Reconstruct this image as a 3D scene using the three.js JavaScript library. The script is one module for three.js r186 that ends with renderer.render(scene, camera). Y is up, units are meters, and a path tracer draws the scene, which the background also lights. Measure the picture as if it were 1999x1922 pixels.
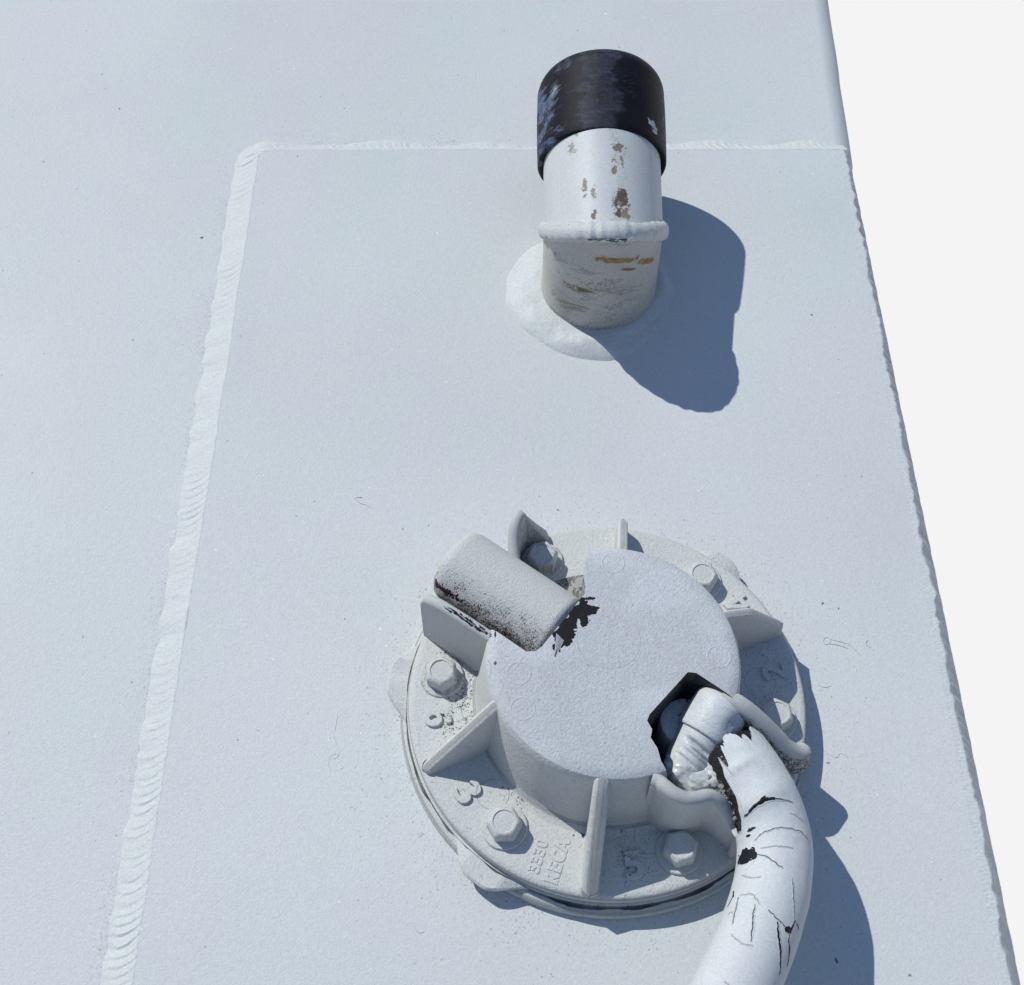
import * as THREE from 'three';
import { mergeGeometries, mergeVertices, toCreasedNormals } from 'three/addons/utils/BufferGeometryUtils.js';
import { MarchingCubes } from 'three/addons/objects/MarchingCubes.js';
import { FontLoader } from 'three/addons/loaders/FontLoader.js';
import { TextGeometry } from 'three/addons/geometries/TextGeometry.js';
import { Brush, Evaluator, SUBTRACTION } from 'three-bvh-csg';

// ---------------------------------------------------------------- camera, sky, sun, exposure
const scene = new THREE.Scene();
const PITCH = 57.9 * Math.PI / 180;
const camera = new THREE.PerspectiveCamera(42.88, 1024 / 985, 0.01, 20);
camera.position.set(0, 0.21, 0.1317);
camera.lookAt(0, 0.21 - Math.sin(PITCH), 0.1317 - Math.cos(PITCH));
scene.add(camera);

const renderer = new THREE.WebGLRenderer({ antialias: true });
renderer.setSize(1024, 985);
renderer.toneMapping = THREE.LinearToneMapping;
renderer.toneMappingExposure = 1;
renderer.shadowMap.enabled = true;
renderer.shadowMap.type = THREE.PCFSoftShadowMap;

{ // clear blue sky above, even white below the horizon, added as a plain backdrop
  const w = 256, h = 128, d = new Float32Array(w * h * 4);
  const zenith = [0.150, 0.262, 0.520], rim = [0.135, 0.152, 0.182], below = [0.905, 0.905, 0.905];
  for (let j = 0; j < h; j++) {
    const e = (j + 0.5) / h * 180 - 90;
    for (let i = 0; i < w; i++) for (let k = 0; k < 4; k++) {
      let c = 1;
      if (k < 3) c = e <= 0 ? below[k] : zenith[k] + (rim[k] - zenith[k]) * Math.pow(1 - e / 90, 1.3);
      d[(j * w + i) * 4 + k] = c;
    }
  }
  const sky = new THREE.DataTexture(d, w, h, THREE.RGBAFormat, THREE.FloatType);
  sky.mapping = THREE.EquirectangularReflectionMapping;
  sky.magFilter = THREE.LinearFilter; sky.needsUpdate = true;
  scene.background = sky; scene.environment = sky;
}
const sun = new THREE.DirectionalLight(new THREE.Color(1, 0.985, 0.93), 3.48);
const SUN = new THREE.Vector3(-0.675, 1, -0.615).normalize();
sun.position.copy(SUN).multiplyScalar(0.6); sun.target.position.set(0, 0, 0);
sun.castShadow = true; sun.shadow.mapSize.set(2048, 2048); sun.shadow.radius = 1;
Object.assign(sun.shadow.camera, { left: -0.25, right: 0.25, top: 0.25, bottom: -0.25, near: 0.1, far: 1.4 });
scene.add(sun, sun.target);

// ---------------------------------------------------------------- helpers (everything below is modelled in millimetres and scaled once)
let rs = 20240611;
const rnd = () => { rs = (rs + 0x6d2b79f5) | 0; let t = Math.imul(rs ^ (rs >>> 15), 1 | rs); t = (t + Math.imul(t ^ (t >>> 7), 61 | t)) ^ t; return ((t ^ (t >>> 14)) >>> 0) / 4294967296; };
const R = (a, b) => a + (b - a) * rnd();
const gauss = () => (rnd() + rnd() + rnd() + rnd() - 2) * 0.87;
const clamp = (x, a = 0, b = 1) => Math.min(b, Math.max(a, x));
const smooth = (a, b, x) => { const t = clamp((x - a) / (b - a)); return t * t * (3 - 2 * t); };
const lerp = (a, b, t) => a + (b - a) * t;
const hash = (i, j, k) => { let h = Math.imul(i, 374761393) ^ Math.imul(j, 668265263) ^ Math.imul(k, 2147483629); h = Math.imul(h ^ (h >>> 13), 1274126177); return ((h ^ (h >>> 16)) >>> 0) / 4294967296; };
function vnoise(x, y, seed = 0, wrap = 0) { // value noise 0..1, optional wrap in cells
  const i = Math.floor(x), j = Math.floor(y), u = x - i, v = y - j, s = u * u * (3 - 2 * u), t = v * v * (3 - 2 * v);
  const m = (n) => wrap ? ((n % wrap) + wrap) % wrap : n;
  const a = hash(m(i), m(j), seed), b = hash(m(i + 1), m(j), seed), c = hash(m(i), m(j + 1), seed), d = hash(m(i + 1), m(j + 1), seed);
  return a + (b - a) * s + (c - a) * t + (a - b - c + d) * s * t;
}
const fbm = (x, y, seed, oct = 3) => { let a = 0, w = 0.5, n = 0; for (let k = 0; k < oct; k++) { a += w * vnoise(x, y, seed + k); n += w; x *= 2.03; y *= 2.03; w *= 0.5; } return a / n; };

function finish(name, geo, mat, parent, extra) {
  const m = new THREE.Mesh(geo, mat); m.name = name; m.castShadow = m.receiveShadow = true;
  if (extra) Object.assign(m.userData, extra);
  parent.add(m); return m;
}
const done = new WeakSet();
function part(name, geo, mat, parent, extra) { if (!done.has(geo)) { geo.scale(0.001, 0.001, 0.001); done.add(geo); } return finish(name, geo, mat, parent, extra); }
function thing(name, label, category, [x, y, z], kind) {
  const g = new THREE.Group(); g.name = name; g.position.set(x / 1000, y / 1000, z / 1000); scene.add(g);
  g.userData = { label, category }; if (kind) g.userData.kind = kind;
  return g;
}
// grid surface: f(i/nu, j/nv) -> [x, y, z, u, v]
function grid(nu, nv, f, crease = 0) {
  const pos = [], uv = [], idx = [];
  for (let j = 0; j <= nv; j++) for (let i = 0; i <= nu; i++) { const p = f(i / nu, j / nv); pos.push(p[0], p[1], p[2]); uv.push(p[3] ?? i / nu, p[4] ?? j / nv); }
  for (let j = 0; j < nv; j++) for (let i = 0; i < nu; i++) { const a = j * (nu + 1) + i, b = a + 1, c = a + nu + 1, d = c + 1; idx.push(a, c, b, b, c, d); }
  let g = new THREE.BufferGeometry();
  g.setAttribute('position', new THREE.Float32BufferAttribute(pos, 3)); g.setAttribute('uv', new THREE.Float32BufferAttribute(uv, 2)); g.setIndex(idx);
  if (crease) return toCreasedNormals(g, crease);
  g.computeVertexNormals(); return g;
}
function closeSeam(g, nu, nv) { // average normals over the first and last column of a closed grid
  const n = g.attributes.normal;
  for (let j = 0; j <= nv; j++) { const a = j * (nu + 1), b = a + nu; const x = n.getX(a) + n.getX(b), y = n.getY(a) + n.getY(b), z = n.getZ(a) + n.getZ(b), l = Math.hypot(x, y, z) || 1; n.setXYZ(a, x / l, y / l, z / l); n.setXYZ(b, x / l, y / l, z / l); }
  return g;
}
// tube along points [x, y, z] with a frame that keeps "up"; v = 0.5 is its upper side, larger v its right side
function tube(pts, radius, nu, nv, jitter) {
  const curve = new THREE.CatmullRomCurve3(pts.map((p) => new THREE.Vector3(...p)), false, 'centripetal');
  const P = curve.getSpacedPoints(nu), L = curve.getLength();
  const fr = P.map((p, i) => { const t = new THREE.Vector3().subVectors(P[Math.min(nu, i + 1)], P[Math.max(0, i - 1)]).normalize(); const side = new THREE.Vector3().crossVectors(new THREE.Vector3(0, 1, 0), t).normalize(); return [p, side, new THREE.Vector3().crossVectors(t, side)]; });
  const g = grid(nv, nu, (a, b) => {
    const i = Math.round(b * nu), [p, s, u] = fr[i], ph = (a - 0.5) * 2 * Math.PI, r = (typeof radius === 'function' ? radius(b, a) : radius) + (jitter ? jitter(b * L, ph) : 0);
    return [p.x + r * (s.x * Math.sin(ph) + u.x * Math.cos(ph)), p.y + r * (s.y * Math.sin(ph) + u.y * Math.cos(ph)), p.z + r * (s.z * Math.sin(ph) + u.z * Math.cos(ph)), b, a];
  });
  return closeSeam(g, nv, nu);
}
function lathe(profile, seg = 96, uvf) { // profile [r, y] from the outside bottom upwards; creased where it turns
  let g = new THREE.LatheGeometry(profile.map(([r, y]) => new THREE.Vector2(r, y)), seg);
  g.deleteAttribute('normal'); g = toCreasedNormals(g, 0.7);
  if (uvf) mapUV(g, uvf);
  return g;
}
function mapUV(g, f) { // f(position, face normal) -> [u, v]
  const p = g.attributes.position, ix = g.index, n = g.attributes.normal, uv = new Float32Array(p.count * 2);
  for (let i = 0; i < p.count; i++) { const q = f(p.getX(i), p.getY(i), p.getZ(i), n.getX(i), n.getY(i), n.getZ(i)); uv[2 * i] = q[0]; uv[2 * i + 1] = q[1]; }
  g.setAttribute('uv', new THREE.BufferAttribute(uv, 2)); return g;
}
const plain = (g) => { g = g.index ? g.toNonIndexed() : g; for (const k of Object.keys(g.attributes)) if (!['position', 'normal', 'uv'].includes(k)) g.deleteAttribute(k); return g; };
const join = (list) => mergeGeometries(list.map(plain));

// ---------------------------------------------------------------- textures
const toS = (c) => 255 * (c <= 0.0031308 ? 12.92 * c : 1.055 * Math.pow(c, 1 / 2.4) - 0.055);
function canvas(w, h) { const c = document.createElement('canvas'); c.width = w; c.height = h; return c; }
// fills with paint: base colour (linear), cloudy tints and fine grain; px = pixels per millimetre
function paint(ctx, w, h, px, base, { cloud = 0.02, tint = 0.012, grain = 0.03, seed = 1, cell = 26, speck = 0.075, gs = 0.26 } = {}) {
  const im = ctx.createImageData(w, h), d = im.data;
  const B = 4, lw = Math.ceil(w / B) + 2, lh = Math.ceil(h / B) + 2, A = new Float32Array(lw * lh), T = new Float32Array(lw * lh);
  for (let j = 0; j < lh; j++) for (let i = 0; i < lw; i++) { const x = i * B / px / cell, y = j * B / px / cell; A[j * lw + i] = fbm(x, y, seed, 4) - 0.5; T[j * lw + i] = fbm(x * 1.7 + 9, y * 1.7, seed + 40, 3) - 0.5; }
  for (let j = 0; j < h; j++) for (let i = 0; i < w; i++) {
    const fi = i / B, fj = j / B, i0 = fi | 0, j0 = fj | 0, u = fi - i0, v = fj - j0, q = j0 * lw + i0;
    const bil = (a) => (a[q] * (1 - u) + a[q + 1] * u) * (1 - v) + (a[q + lw] * (1 - u) + a[q + lw + 1] * u) * v;
    const g = 1 + cloud * 2 * bil(A) + grain * ((rnd() + rnd() + rnd()) / 1.5 - 1) + speck * 2 * (vnoise(i / (gs * px), j / (gs * px), seed + 77) - 0.5) , t = tint * 2 * bil(T), o = (j * w + i) * 4;
    d[o] = toS(base[0] * (g + t)); d[o + 1] = toS(base[1] * (g - t * 0.35)); d[o + 2] = toS(base[2] * (g + t * 0.25)); d[o + 3] = 255;
  }
  ctx.putImageData(im, 0, 0);
}
function blobPath(ctx, x, y, rx, ry, rough = 0.35, rot = 0, n = 26) {
  const s = (rnd() * 1e6) | 0; ctx.beginPath();
  for (let k = 0; k < n; k++) { const a = k / n * 2 * Math.PI, m = 1 + rough * 2 * (vnoise(Math.cos(a) * 2.3 + 9, Math.sin(a) * 2.3 + 9, s) - 0.5) + rough * 0.3 * (hash(k, s, 3) - 0.5) + rough * 0.9 * (vnoise(Math.cos(a) * 5 + 31, Math.sin(a) * 5 + 31, s + 1) - 0.5), px = rx * m * Math.cos(a), py = ry * m * Math.sin(a); ctx.lineTo(x + px * Math.cos(rot) - py * Math.sin(rot), y + px * Math.sin(rot) + py * Math.cos(rot)); }
  ctx.closePath();
}
// many fine specks of dirt: density(x, y) in pixels
function specks(ctx, n, box, density, size, color, alpha) {
  for (let k = 0; k < n; k++) {
    const x = R(box[0], box[2]), y = R(box[1], box[3]); if (rnd() > density(x, y)) continue;
    const r = size[0] * Math.pow(size[1] / size[0], rnd() * rnd());
    ctx.fillStyle = `rgba(${color},${(alpha[0] + (alpha[1] - alpha[0]) * rnd()).toFixed(2)})`;
    if (r < 1.2) ctx.fillRect(x, y, r * 1.6, r * 1.6); else { blobPath(ctx, x, y, r, r * R(0.5, 1), 0.5, R(0, 6), 9); ctx.fill(); }
  }
}
function crack(ctxs, pts, width, colors, wob = 3) { // a jagged line that thins out towards its end; ctxs and colors run in parallel
  const P = [];
  for (let i = 0; i < pts.length - 1; i++) { const [a, b] = [pts[i], pts[i + 1]], n = Math.max(2, Math.hypot(b[0] - a[0], b[1] - a[1]) / 9 | 0); for (let k = 0; k < n; k++) P.push([lerp(a[0], b[0], k / n) + gauss() * wob, lerp(a[1], b[1], k / n) + gauss() * wob]); }
  P.push(pts[pts.length - 1]);
  ctxs.forEach((c, q) => { c.strokeStyle = colors[q]; c.lineCap = 'round'; for (let i = 0; i < P.length - 1; i++) { const f = i / P.length; c.lineWidth = Math.max(0.6, (0.5 + 0.9 * hash(i, P.length, 5)) * width * (0.35 + 0.65 * Math.sin(Math.PI * clamp(0.15 + f * 0.85)))); c.beginPath(); c.moveTo(...P[i]); c.lineTo(...P[i + 1]); c.stroke(); } });
}
// flaked paint, pixel by pixel: inside(X, Y) + noise > 0 is bare, with a pale broken rim; bump canvas is lowered there
function flake(ctx, bctx, box, inside, { cell = 18, rough = 1.1, col = [12, 14, 22], rim = 0.10, rimCol = [196, 203, 211], low = 30, seed = 1, var: vr = 0.3 } = {}) {
  const [x0, y0, x1, y1] = box.map(Math.round), w = x1 - x0, h = y1 - y0, A = ctx.getImageData(x0, y0, w, h), B = bctx && bctx.getImageData(x0, y0, w, h);
  for (let j = 0; j < h; j++) for (let i = 0; i < w; i++) {
    const X = x0 + i, Y = y0 + j, m = inside(X, Y) + rough * (fbm(X / cell, Y / cell, seed, 4) - 0.5), o = (j * w + i) * 4;
    if (m > 0) { const g = 1 - vr + 2 * vr * rnd(); for (let k = 0; k < 3; k++) A.data[o + k] = col[k] * g; if (B) B.data[o] = B.data[o + 1] = B.data[o + 2] = low; }
    else if (m > -rim) { for (let k = 0; k < 3; k++) A.data[o + k] = rimCol[k]; if (B) for (let k = 0; k < 3; k++) B.data[o + k] = Math.min(255, B.data[o + k] + 22); }
  }
  ctx.putImageData(A, x0, y0); if (B) bctx.putImageData(B, x0, y0);
}
function tex(c, srgb = true, wrap = true) { const t = new THREE.CanvasTexture(c); if (srgb) t.colorSpace = THREE.SRGBColorSpace; if (wrap) t.wrapS = t.wrapT = THREE.RepeatWrapping; t.magFilter = THREE.LinearFilter; t.anisotropy = 8; return t; }
const WHITE = [0.560, 0.588, 0.590], WARM = [0.525, 0.540, 0.527];

// orange-peel grain of sprayed paint, tileable
const grainTex = (() => {
  const n = 1024, c = canvas(n, n), x = c.getContext('2d'), im = x.createImageData(n, n);
  for (let j = 0; j < n; j++) for (let i = 0; i < n; i++) {
    const v = 0.42 * vnoise(i / 8, j / 8, 5, 128) + 0.33 * vnoise(i / 16, j / 16, 6, 64) + 0.25 * vnoise(i / 4, j / 4, 7, 256), o = (j * n + i) * 4;
    im.data[o] = im.data[o + 1] = im.data[o + 2] = v * 255; im.data[o + 3] = 255;
  }
  x.putImageData(im, 0, 0); return tex(c, false);
})();
const grain = (rx, ry = rx) => { const t = grainTex.clone(); t.repeat.set(rx, ry); t.needsUpdate = true; return t; };

// ---- tank top map: x -140..90, z -155..105
const TX = (x) => (x + 140) / 230, TZ = (z) => 1 - (z + 155) / 260;
const CX = 16.5, CZ = 45.8; // middle of the sender
const tankCanvas = canvas(2048, 2048);
{
  const x = tankCanvas.getContext('2d'), sx = 2048 / 230, sz = 2048 / 260;
  paint(x, 2048, 2048, 8.4, WHITE, { cloud: 0.05, tint: 0.035, grain: 0.05, seed: 11, cell: 38, speck: 0.05 });
  const px = (a) => (a + 140) * sx, pz = (a) => (a + 155) * sz;
  specks(x, 5200, [0, 0, 2048, 2048], () => 0.5, [0.5, 1.5], '70,78,88', [0.12, 0.45]);
  specks(x, 260, [0, 0, 2048, 2048], () => 0.5, [1, 2.4], '52,60,66', [0.3, 0.8]);
  specks(x, 700, [0, 0, 2048, 2048], () => 0.5, [0.8, 2.0], '252,254,255', [0.5, 1]);
  // dry overspray and grit round the sender
  const ring = (X, Z) => { const a = Math.hypot(X - px(CX), (Z - pz(CZ)) * sx / sz) / sx; return a < 34 ? 0 : Math.exp(-(a - 35) / 4.2) * (0.35 + 0.75 * fbm(X / 60, Z / 60, 71, 2)); };
  specks(x, 52000, [px(-30), pz(0), px(65), pz(98)], ring, [0.5, 1.5], '62,60,56', [0.12, 0.5]);
  const ringY = (X, Z) => { const a = Math.hypot(X - px(CX), (Z - pz(CZ)) * sx / sz) / sx; return a < 34 ? 0 : Math.exp(-(a - 35) / 7) * fbm(X / 40, Z / 40, 72, 3) * 0.9; };
  specks(x, 60000, [px(-40), pz(-8), px(70), pz(105)], ringY, [0.7, 2.2], '190,184,166', [0.12, 0.4]);
  // grit caught along the outer toe of the welds
  specks(x, 40000, [px(-74), pz(-100), px(-63), pz(105)], (X, Z) => { const a = (X / sx - 140) + 66.2; return (a > 1.5 ? 0 : Math.exp(-Math.abs(a) / 1.3)) * smooth(0.36, 0.66, fbm(X / 90, Z / 70, 73, 3)); }, [0.5, 1.5], '76,82,84', [0.06, 0.3]);
  specks(x, 15000, [px(-62), pz(-106), px(70), pz(-99)], (X, Z) => { const a = (Z / sz - 155) + 101.6; return (a > 1.5 ? 0 : Math.exp(-Math.abs(a) / 1.4)) * smooth(0.5, 0.7, fbm(X / 80, Z / 80, 74, 3)); }, [0.5, 1.5], '72,76,80', [0.1, 0.35]);
  // a few single marks
  for (const [a, b, r, c, o] of [[-71, -70.5, 3.4, '48,50,54', 0.8], [-82, -40.5, 2.2, '60,70,76', 0.7], [58.2, 24.5, 2.4, '40,52,58', 0.9], [61, 25.6, 1.7, '50,60,66', 0.8], [36.3, 83.2, 4.4, '28,62,58', 0.9], [52, 88.6, 3.2, '50,58,66', 0.8], [55, 55.6, 2.4, '90,96,104', 0.7], [9, 4, 2, '70,74,80', 0.7], [-20, 47, 1.7, '80,84,88', 0.7], [-14, 96, 2, '70,78,80', 0.7]]) { x.fillStyle = `rgba(${c},${o})`; blobPath(x, px(a), pz(b), r, r * 0.7, 0.6, R(0, 6), 12); x.fill(); }
}
const M = {};
M.tank = new THREE.MeshPhysicalMaterial({ map: tex(tankCanvas), bumpMap: grain(9, 10), bumpScale: 0.00004, roughness: 0.55, specularIntensity: 0.5 });
M.weld = new THREE.MeshPhysicalMaterial({ map: tex((() => { const c = canvas(512, 512), x = c.getContext('2d'); paint(x, 512, 512, 20, [0.56, 0.59, 0.588], { grain: 0.05, seed: 31, cell: 5, cloud: 0.02, tint: 0.02 }); specks(x, 900, [0, 0, 512, 512], () => 0.5, [0.6, 1.8], '90,98,96', [0.1, 0.4]); return c; })()), bumpMap: grain(1), bumpScale: 0.00006, roughness: 0.55, specularIntensity: 0.5 });

M.edge = new THREE.MeshPhysicalMaterial({ map: tex((() => { const c = canvas(512, 512), x = c.getContext('2d'); paint(x, 512, 512, 20, WHITE, { grain: 0.06, seed: 33, cell: 4, cloud: 0.05 }); specks(x, 30000, [0, 0, 512, 440], (X, Y) => smooth(440, 380, Y + 60 * (fbm(X / 20, Y / 20, 34, 3) - 0.5)), [0.8, 2.6], '96,108,130', [0.12, 0.42]); specks(x, 700, [0, 0, 512, 512], () => 0.5, [0.6, 1.4], '236,240,246', [0.5, 1]); return c; })()), bumpMap: grain(1), bumpScale: 0.0001, roughness: 0.5, specularIntensity: 0.5 });  // blue-grey specks put the shade of the flank into its colour

// ---- sender map: x, z -50..50 / -40..60 about the sender's middle; the strip z 39..60 is for upright faces
const SU = (x) => (x + 50) / 100, SV = (z) => 1 - (z + 40) / 100;
const senderUV = (x, y, z, nx, ny, nz) => ny > 0.55 ? [SU(x), SV(z)] : [((Math.atan2(z, x) / (2 * Math.PI) + 1) * 1.0) % 1, SV(60 - clamp(y - 3, 0, 20.5))];
const senderCanvas = canvas(2048, 2048), senderBump = canvas(2048, 2048);
{
  const x = senderCanvas.getContext('2d'), b = senderBump.getContext('2d'), s = 20.48;
  paint(x, 2048, 2048, s, WARM, { cloud: 0.02, tint: 0.015, grain: 0.07, seed: 21, cell: 14 });
  { const im = b.createImageData(2048, 2048), d = im.data, g = grainTex.image.getContext('2d').getImageData(0, 0, 1024, 1024).data;
    for (let j = 0; j < 2048; j++) for (let i = 0; i < 2048; i++) { const o = (j * 2048 + i) * 4, q = (((j * 2) % 1024) * 1024 + ((i * 2) % 1024)) * 4; d[o] = d[o + 1] = d[o + 2] = 110 + (g[q] - 127) * 0.36; d[o + 3] = 255; }
    b.putImageData(im, 0, 0); }
  const p = (a) => (a + 50) * s, q = (a) => (a + 40) * s;
  specks(x, 26000, [0, 0, 2048, 2048], () => 0.5, [1.4, 3.8], '92,94,98', [0.08, 0.34]);
  specks(x, 600, [0, 0, 2048, 2048], () => 0.5, [1.5, 3], '70,72,76', [0.2, 0.5]);
  const grit = (cx, cz, rx, rz, n, rot = 0, col = '40,40,40', al = [0.25, 0.75]) => specks(x, n, [p(cx) - 2 * rx * s, q(cz) - 2 * rz * s, p(cx) + 2 * rx * s, q(cz) + 2 * rz * s], (X, Z) => { let a = X / s - 50 - cx, c = Z / s - 40 - cz; const u = a * Math.cos(rot) + c * Math.sin(rot), v = -a * Math.sin(rot) + c * Math.cos(rot); return Math.exp(-Math.pow(Math.hypot(u / rx, v / rz), 3) * 1.2) * smooth(0.30, 0.62, fbm(X / 26, Z / 26, 81, 3)); }, [1.6, 5.2], col, al);
  grit(-24.6, 0.6, 3.4, 5.6, 5200, 0.15); grit(-27, -9.2, 2.5, 5, 2000, -0.6); grit(-27.5, 6.2, 1.6, 2.4, 500);
  grit(-15.5, 17.5, 2, 2.2, 500); grit(-2, 33, 0.8, 6, 500, 0, '70,68,66', [0.1, 0.4]); grit(1.4, 28, 1.2, 6, 1500, 0, '52,54,58', [0.12, 0.5]); grit(6, 27, 5, 5, 2600, 0, '64,68,74', [0.08, 0.32]);
  grit(26, -11, 6, 2.4, 1800, 0.7, '52,54,58', [0.1, 0.45]); grit(27, 0, 6, 6, 2600, 0, '64,68,74', [0.08, 0.32]); grit(-6, -25, 8, 6, 900, 0, '120,112,96', [0.2, 0.5]);
  grit(-12.5, -25.5, 3.4, 3.4, 1500, 0.3, '20,20,20', [0.3, 0.9]);
  // the cover's top is sprayed a little cooler than the flange
  { const im = x.getImageData(p(-23), q(-23), 46 * s | 0, 46 * s | 0), d = im.data, w = im.width;
    for (let j = 0; j < w; j++) for (let i = 0; i < w; i++) { if (Math.hypot(i - w / 2, j - w / 2) > 21.5 * s) continue; const o = (j * w + i) * 4, m = 1 - 0.05 * smooth(0.34, 0.6, fbm(i / 210 + 3, j / 210, 95, 4)) * (0.6 + 0.8 * vnoise(i / 5, j / 5, 96)); d[o] *= m * 0.99; d[o + 1] *= m * 1.0; d[o + 2] *= Math.min(1.03, m * 1.03); }
    x.putImageData(im, p(-23), q(-23)); }
  // yellowed paint by the rib and beside the channel
  grit(-1.6, 30, 1.1, 5, 800, 0, '196,184,150', [0.15, 0.4]); grit(-3, -30, 10, 4, 1600, 0, '205,196,168', [0.15, 0.4]); grit(-8, -12, 3, 8, 900, 0.6, '205,196,170', [0.15, 0.4]);
  // mould rings on the cover top and on the flange
  const ring = (cx, cz, r, w = 2.6, depth = 60, a0 = 0, a1 = 6.283) => { b.strokeStyle = `rgb(${110 - depth},${110 - depth},${110 - depth})`; b.lineWidth = w; b.beginPath(); b.arc(p(cx), q(cz), r * s, a0, a1); b.stroke(); };
  ring(-0.5, -2.8, 5.2, 2.4, 48, -0.4, 3.4); for (const [u, v] of [[0.7, -17.3], [17.2, 0.1], [-15.4, 3], [-14.8, 9.1]]) { ring(u, v, 1.9, 5, -42); }
  for (const [u, v] of [[6.2, 24.5], [-19.6, 17.4], [27, -2.8], [-22.5, 2.4]]) ring(u, v, 2.7, 3, 90);
  // bare black metal where the paint flaked off at the notch
  const chip = (u, v, rx, ry, rot, col = '10,12,20') => { if (rx > 0.6) { const k0 = rs; x.fillStyle = 'rgb(158,166,176)'; blobPath(x, p(u), q(v), rx * s * 1.2, ry * s * 1.14, 0.55, rot, 44); x.fill(); rs = k0; } for (const c of [x, b]) { c.fillStyle = c === x ? `rgb(${col})` : 'rgb(20,20,20)'; } const keep = rs; blobPath(x, p(u), q(v), rx * s, ry * s, 0.55, rot, 44); x.fill(); rs = keep; blobPath(b, p(u), q(v), rx * s, ry * s, 0.55, rot, 44); b.fill(); };
  const nu = (u, v) => [u * 0.7986 - v * 0.6018, u * 0.6018 + v * 0.7986];
  { const [mx, mz] = nu(-8.6, -1.2), un = (X, Y) => { const a = X / s - 50, c = Y / s - 40; return [a * 0.7986 + c * 0.6018, -a * 0.6018 + c * 0.7986]; };
    flake(x, b, [p(mx - 6), q(mz - 6), p(mx + 6), q(mz + 6)], (X, Y) => { const [u, v] = un(X, Y), du = (u + 8.75) / 1.75, dv = (v + 1.0) / 4.6; return 0.62 - 0.56 * Math.pow(Math.max(Math.abs(du), Math.abs(dv)), 3); }, { cell: 24, rough: 2.3, seed: 611, rim: 0.06 }); }
  // rim chips at the left of the cover
  flake(x, b, [p(-20.6), q(-0.4), p(-17.8), q(2.8)], (X, Y) => 0.3 - Math.hypot((X / s - 50 + 19.2) / 0.7, (Y / s - 40 - 1.2) / 1.2), { cell: 16, rough: 0.8, col: [70, 72, 75], seed: 612 }); flake(x, b, [p(-20.4), q(-6.6), p(-18.4), q(-1.4)], (X, Y) => 0.25 - Math.hypot((X / s - 50 + 19.3) / 0.42, (Y / s - 40 + 3.8) / 2.2), { cell: 16, rough: 1.0, seed: 613 });
  grit(-15, -7.5, 1, 3, 260, 0.6); grit(-10.6, 3.2, 1.2, 2.4, 500, 0.5, '150,146,136', [0.2, 0.5]);
  // dark broken ring painted for the shade and dirt in the gap under the flange
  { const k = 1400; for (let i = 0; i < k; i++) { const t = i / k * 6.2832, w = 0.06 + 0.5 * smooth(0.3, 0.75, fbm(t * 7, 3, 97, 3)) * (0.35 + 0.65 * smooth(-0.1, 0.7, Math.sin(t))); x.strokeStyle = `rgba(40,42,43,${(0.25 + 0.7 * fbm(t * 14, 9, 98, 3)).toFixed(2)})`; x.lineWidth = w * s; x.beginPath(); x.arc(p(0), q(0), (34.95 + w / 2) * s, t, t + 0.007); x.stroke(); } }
  // teal paint splash
  x.fillStyle = 'rgb(22,74,72)'; blobPath(x, p(-4.7), q(24.4), 9, 6, 0.4, 0.2, 16); x.fill(); blobPath(x, p(-5.1), q(23.9), 3.4, 2.6, 0.4); x.fill(); x.fillRect(p(-4.55), q(23.85), 3, 9);
  x.fillStyle = 'rgb(34,40,44)'; blobPath(x, p(-6.4), q(24.3), 3, 2, 0.4); x.fill();
  // dirt low on the upright faces: fine dark grains in patches
  specks(x, 5200, [0, q(50), 2048, q(60)], (X, Z) => smooth(q(52), q(60), Z) * smooth(0.52, 0.7, fbm(X / 60, Z / 30, 91, 3)), [0.8, 2.4], '46,46,48', [0.2, 0.6]);
}
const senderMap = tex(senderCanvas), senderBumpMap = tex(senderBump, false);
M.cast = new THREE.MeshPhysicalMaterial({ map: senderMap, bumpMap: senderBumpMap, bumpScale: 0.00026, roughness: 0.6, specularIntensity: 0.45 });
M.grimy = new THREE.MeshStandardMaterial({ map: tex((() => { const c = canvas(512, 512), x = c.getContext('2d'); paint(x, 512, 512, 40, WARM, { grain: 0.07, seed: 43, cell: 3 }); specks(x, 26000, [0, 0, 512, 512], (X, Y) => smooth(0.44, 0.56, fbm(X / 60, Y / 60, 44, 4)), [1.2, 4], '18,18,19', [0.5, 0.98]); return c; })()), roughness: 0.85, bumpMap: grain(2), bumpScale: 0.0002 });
M.grimeShade = new THREE.MeshStandardMaterial({ map: tex((() => { const c = canvas(256, 256), x = c.getContext('2d'); paint(x, 256, 256, 20, [0.085, 0.087, 0.088], { grain: 0.4, cloud: 0.5, speck: 0.3, seed: 41, cell: 3 }); specks(x, 5200, [0, 0, 256, 256], (X, Y) => smooth(0.42, 0.58, fbm(X / 30, Y / 30, 46, 3)), [0.8, 2.4], '150,150,144', [0.25, 0.9]); return c; })()), roughness: 0.9, bumpMap: grain(2), bumpScale: 0.0003 });  // dark base paints in the deep shade of the recess, along with grit
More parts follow.
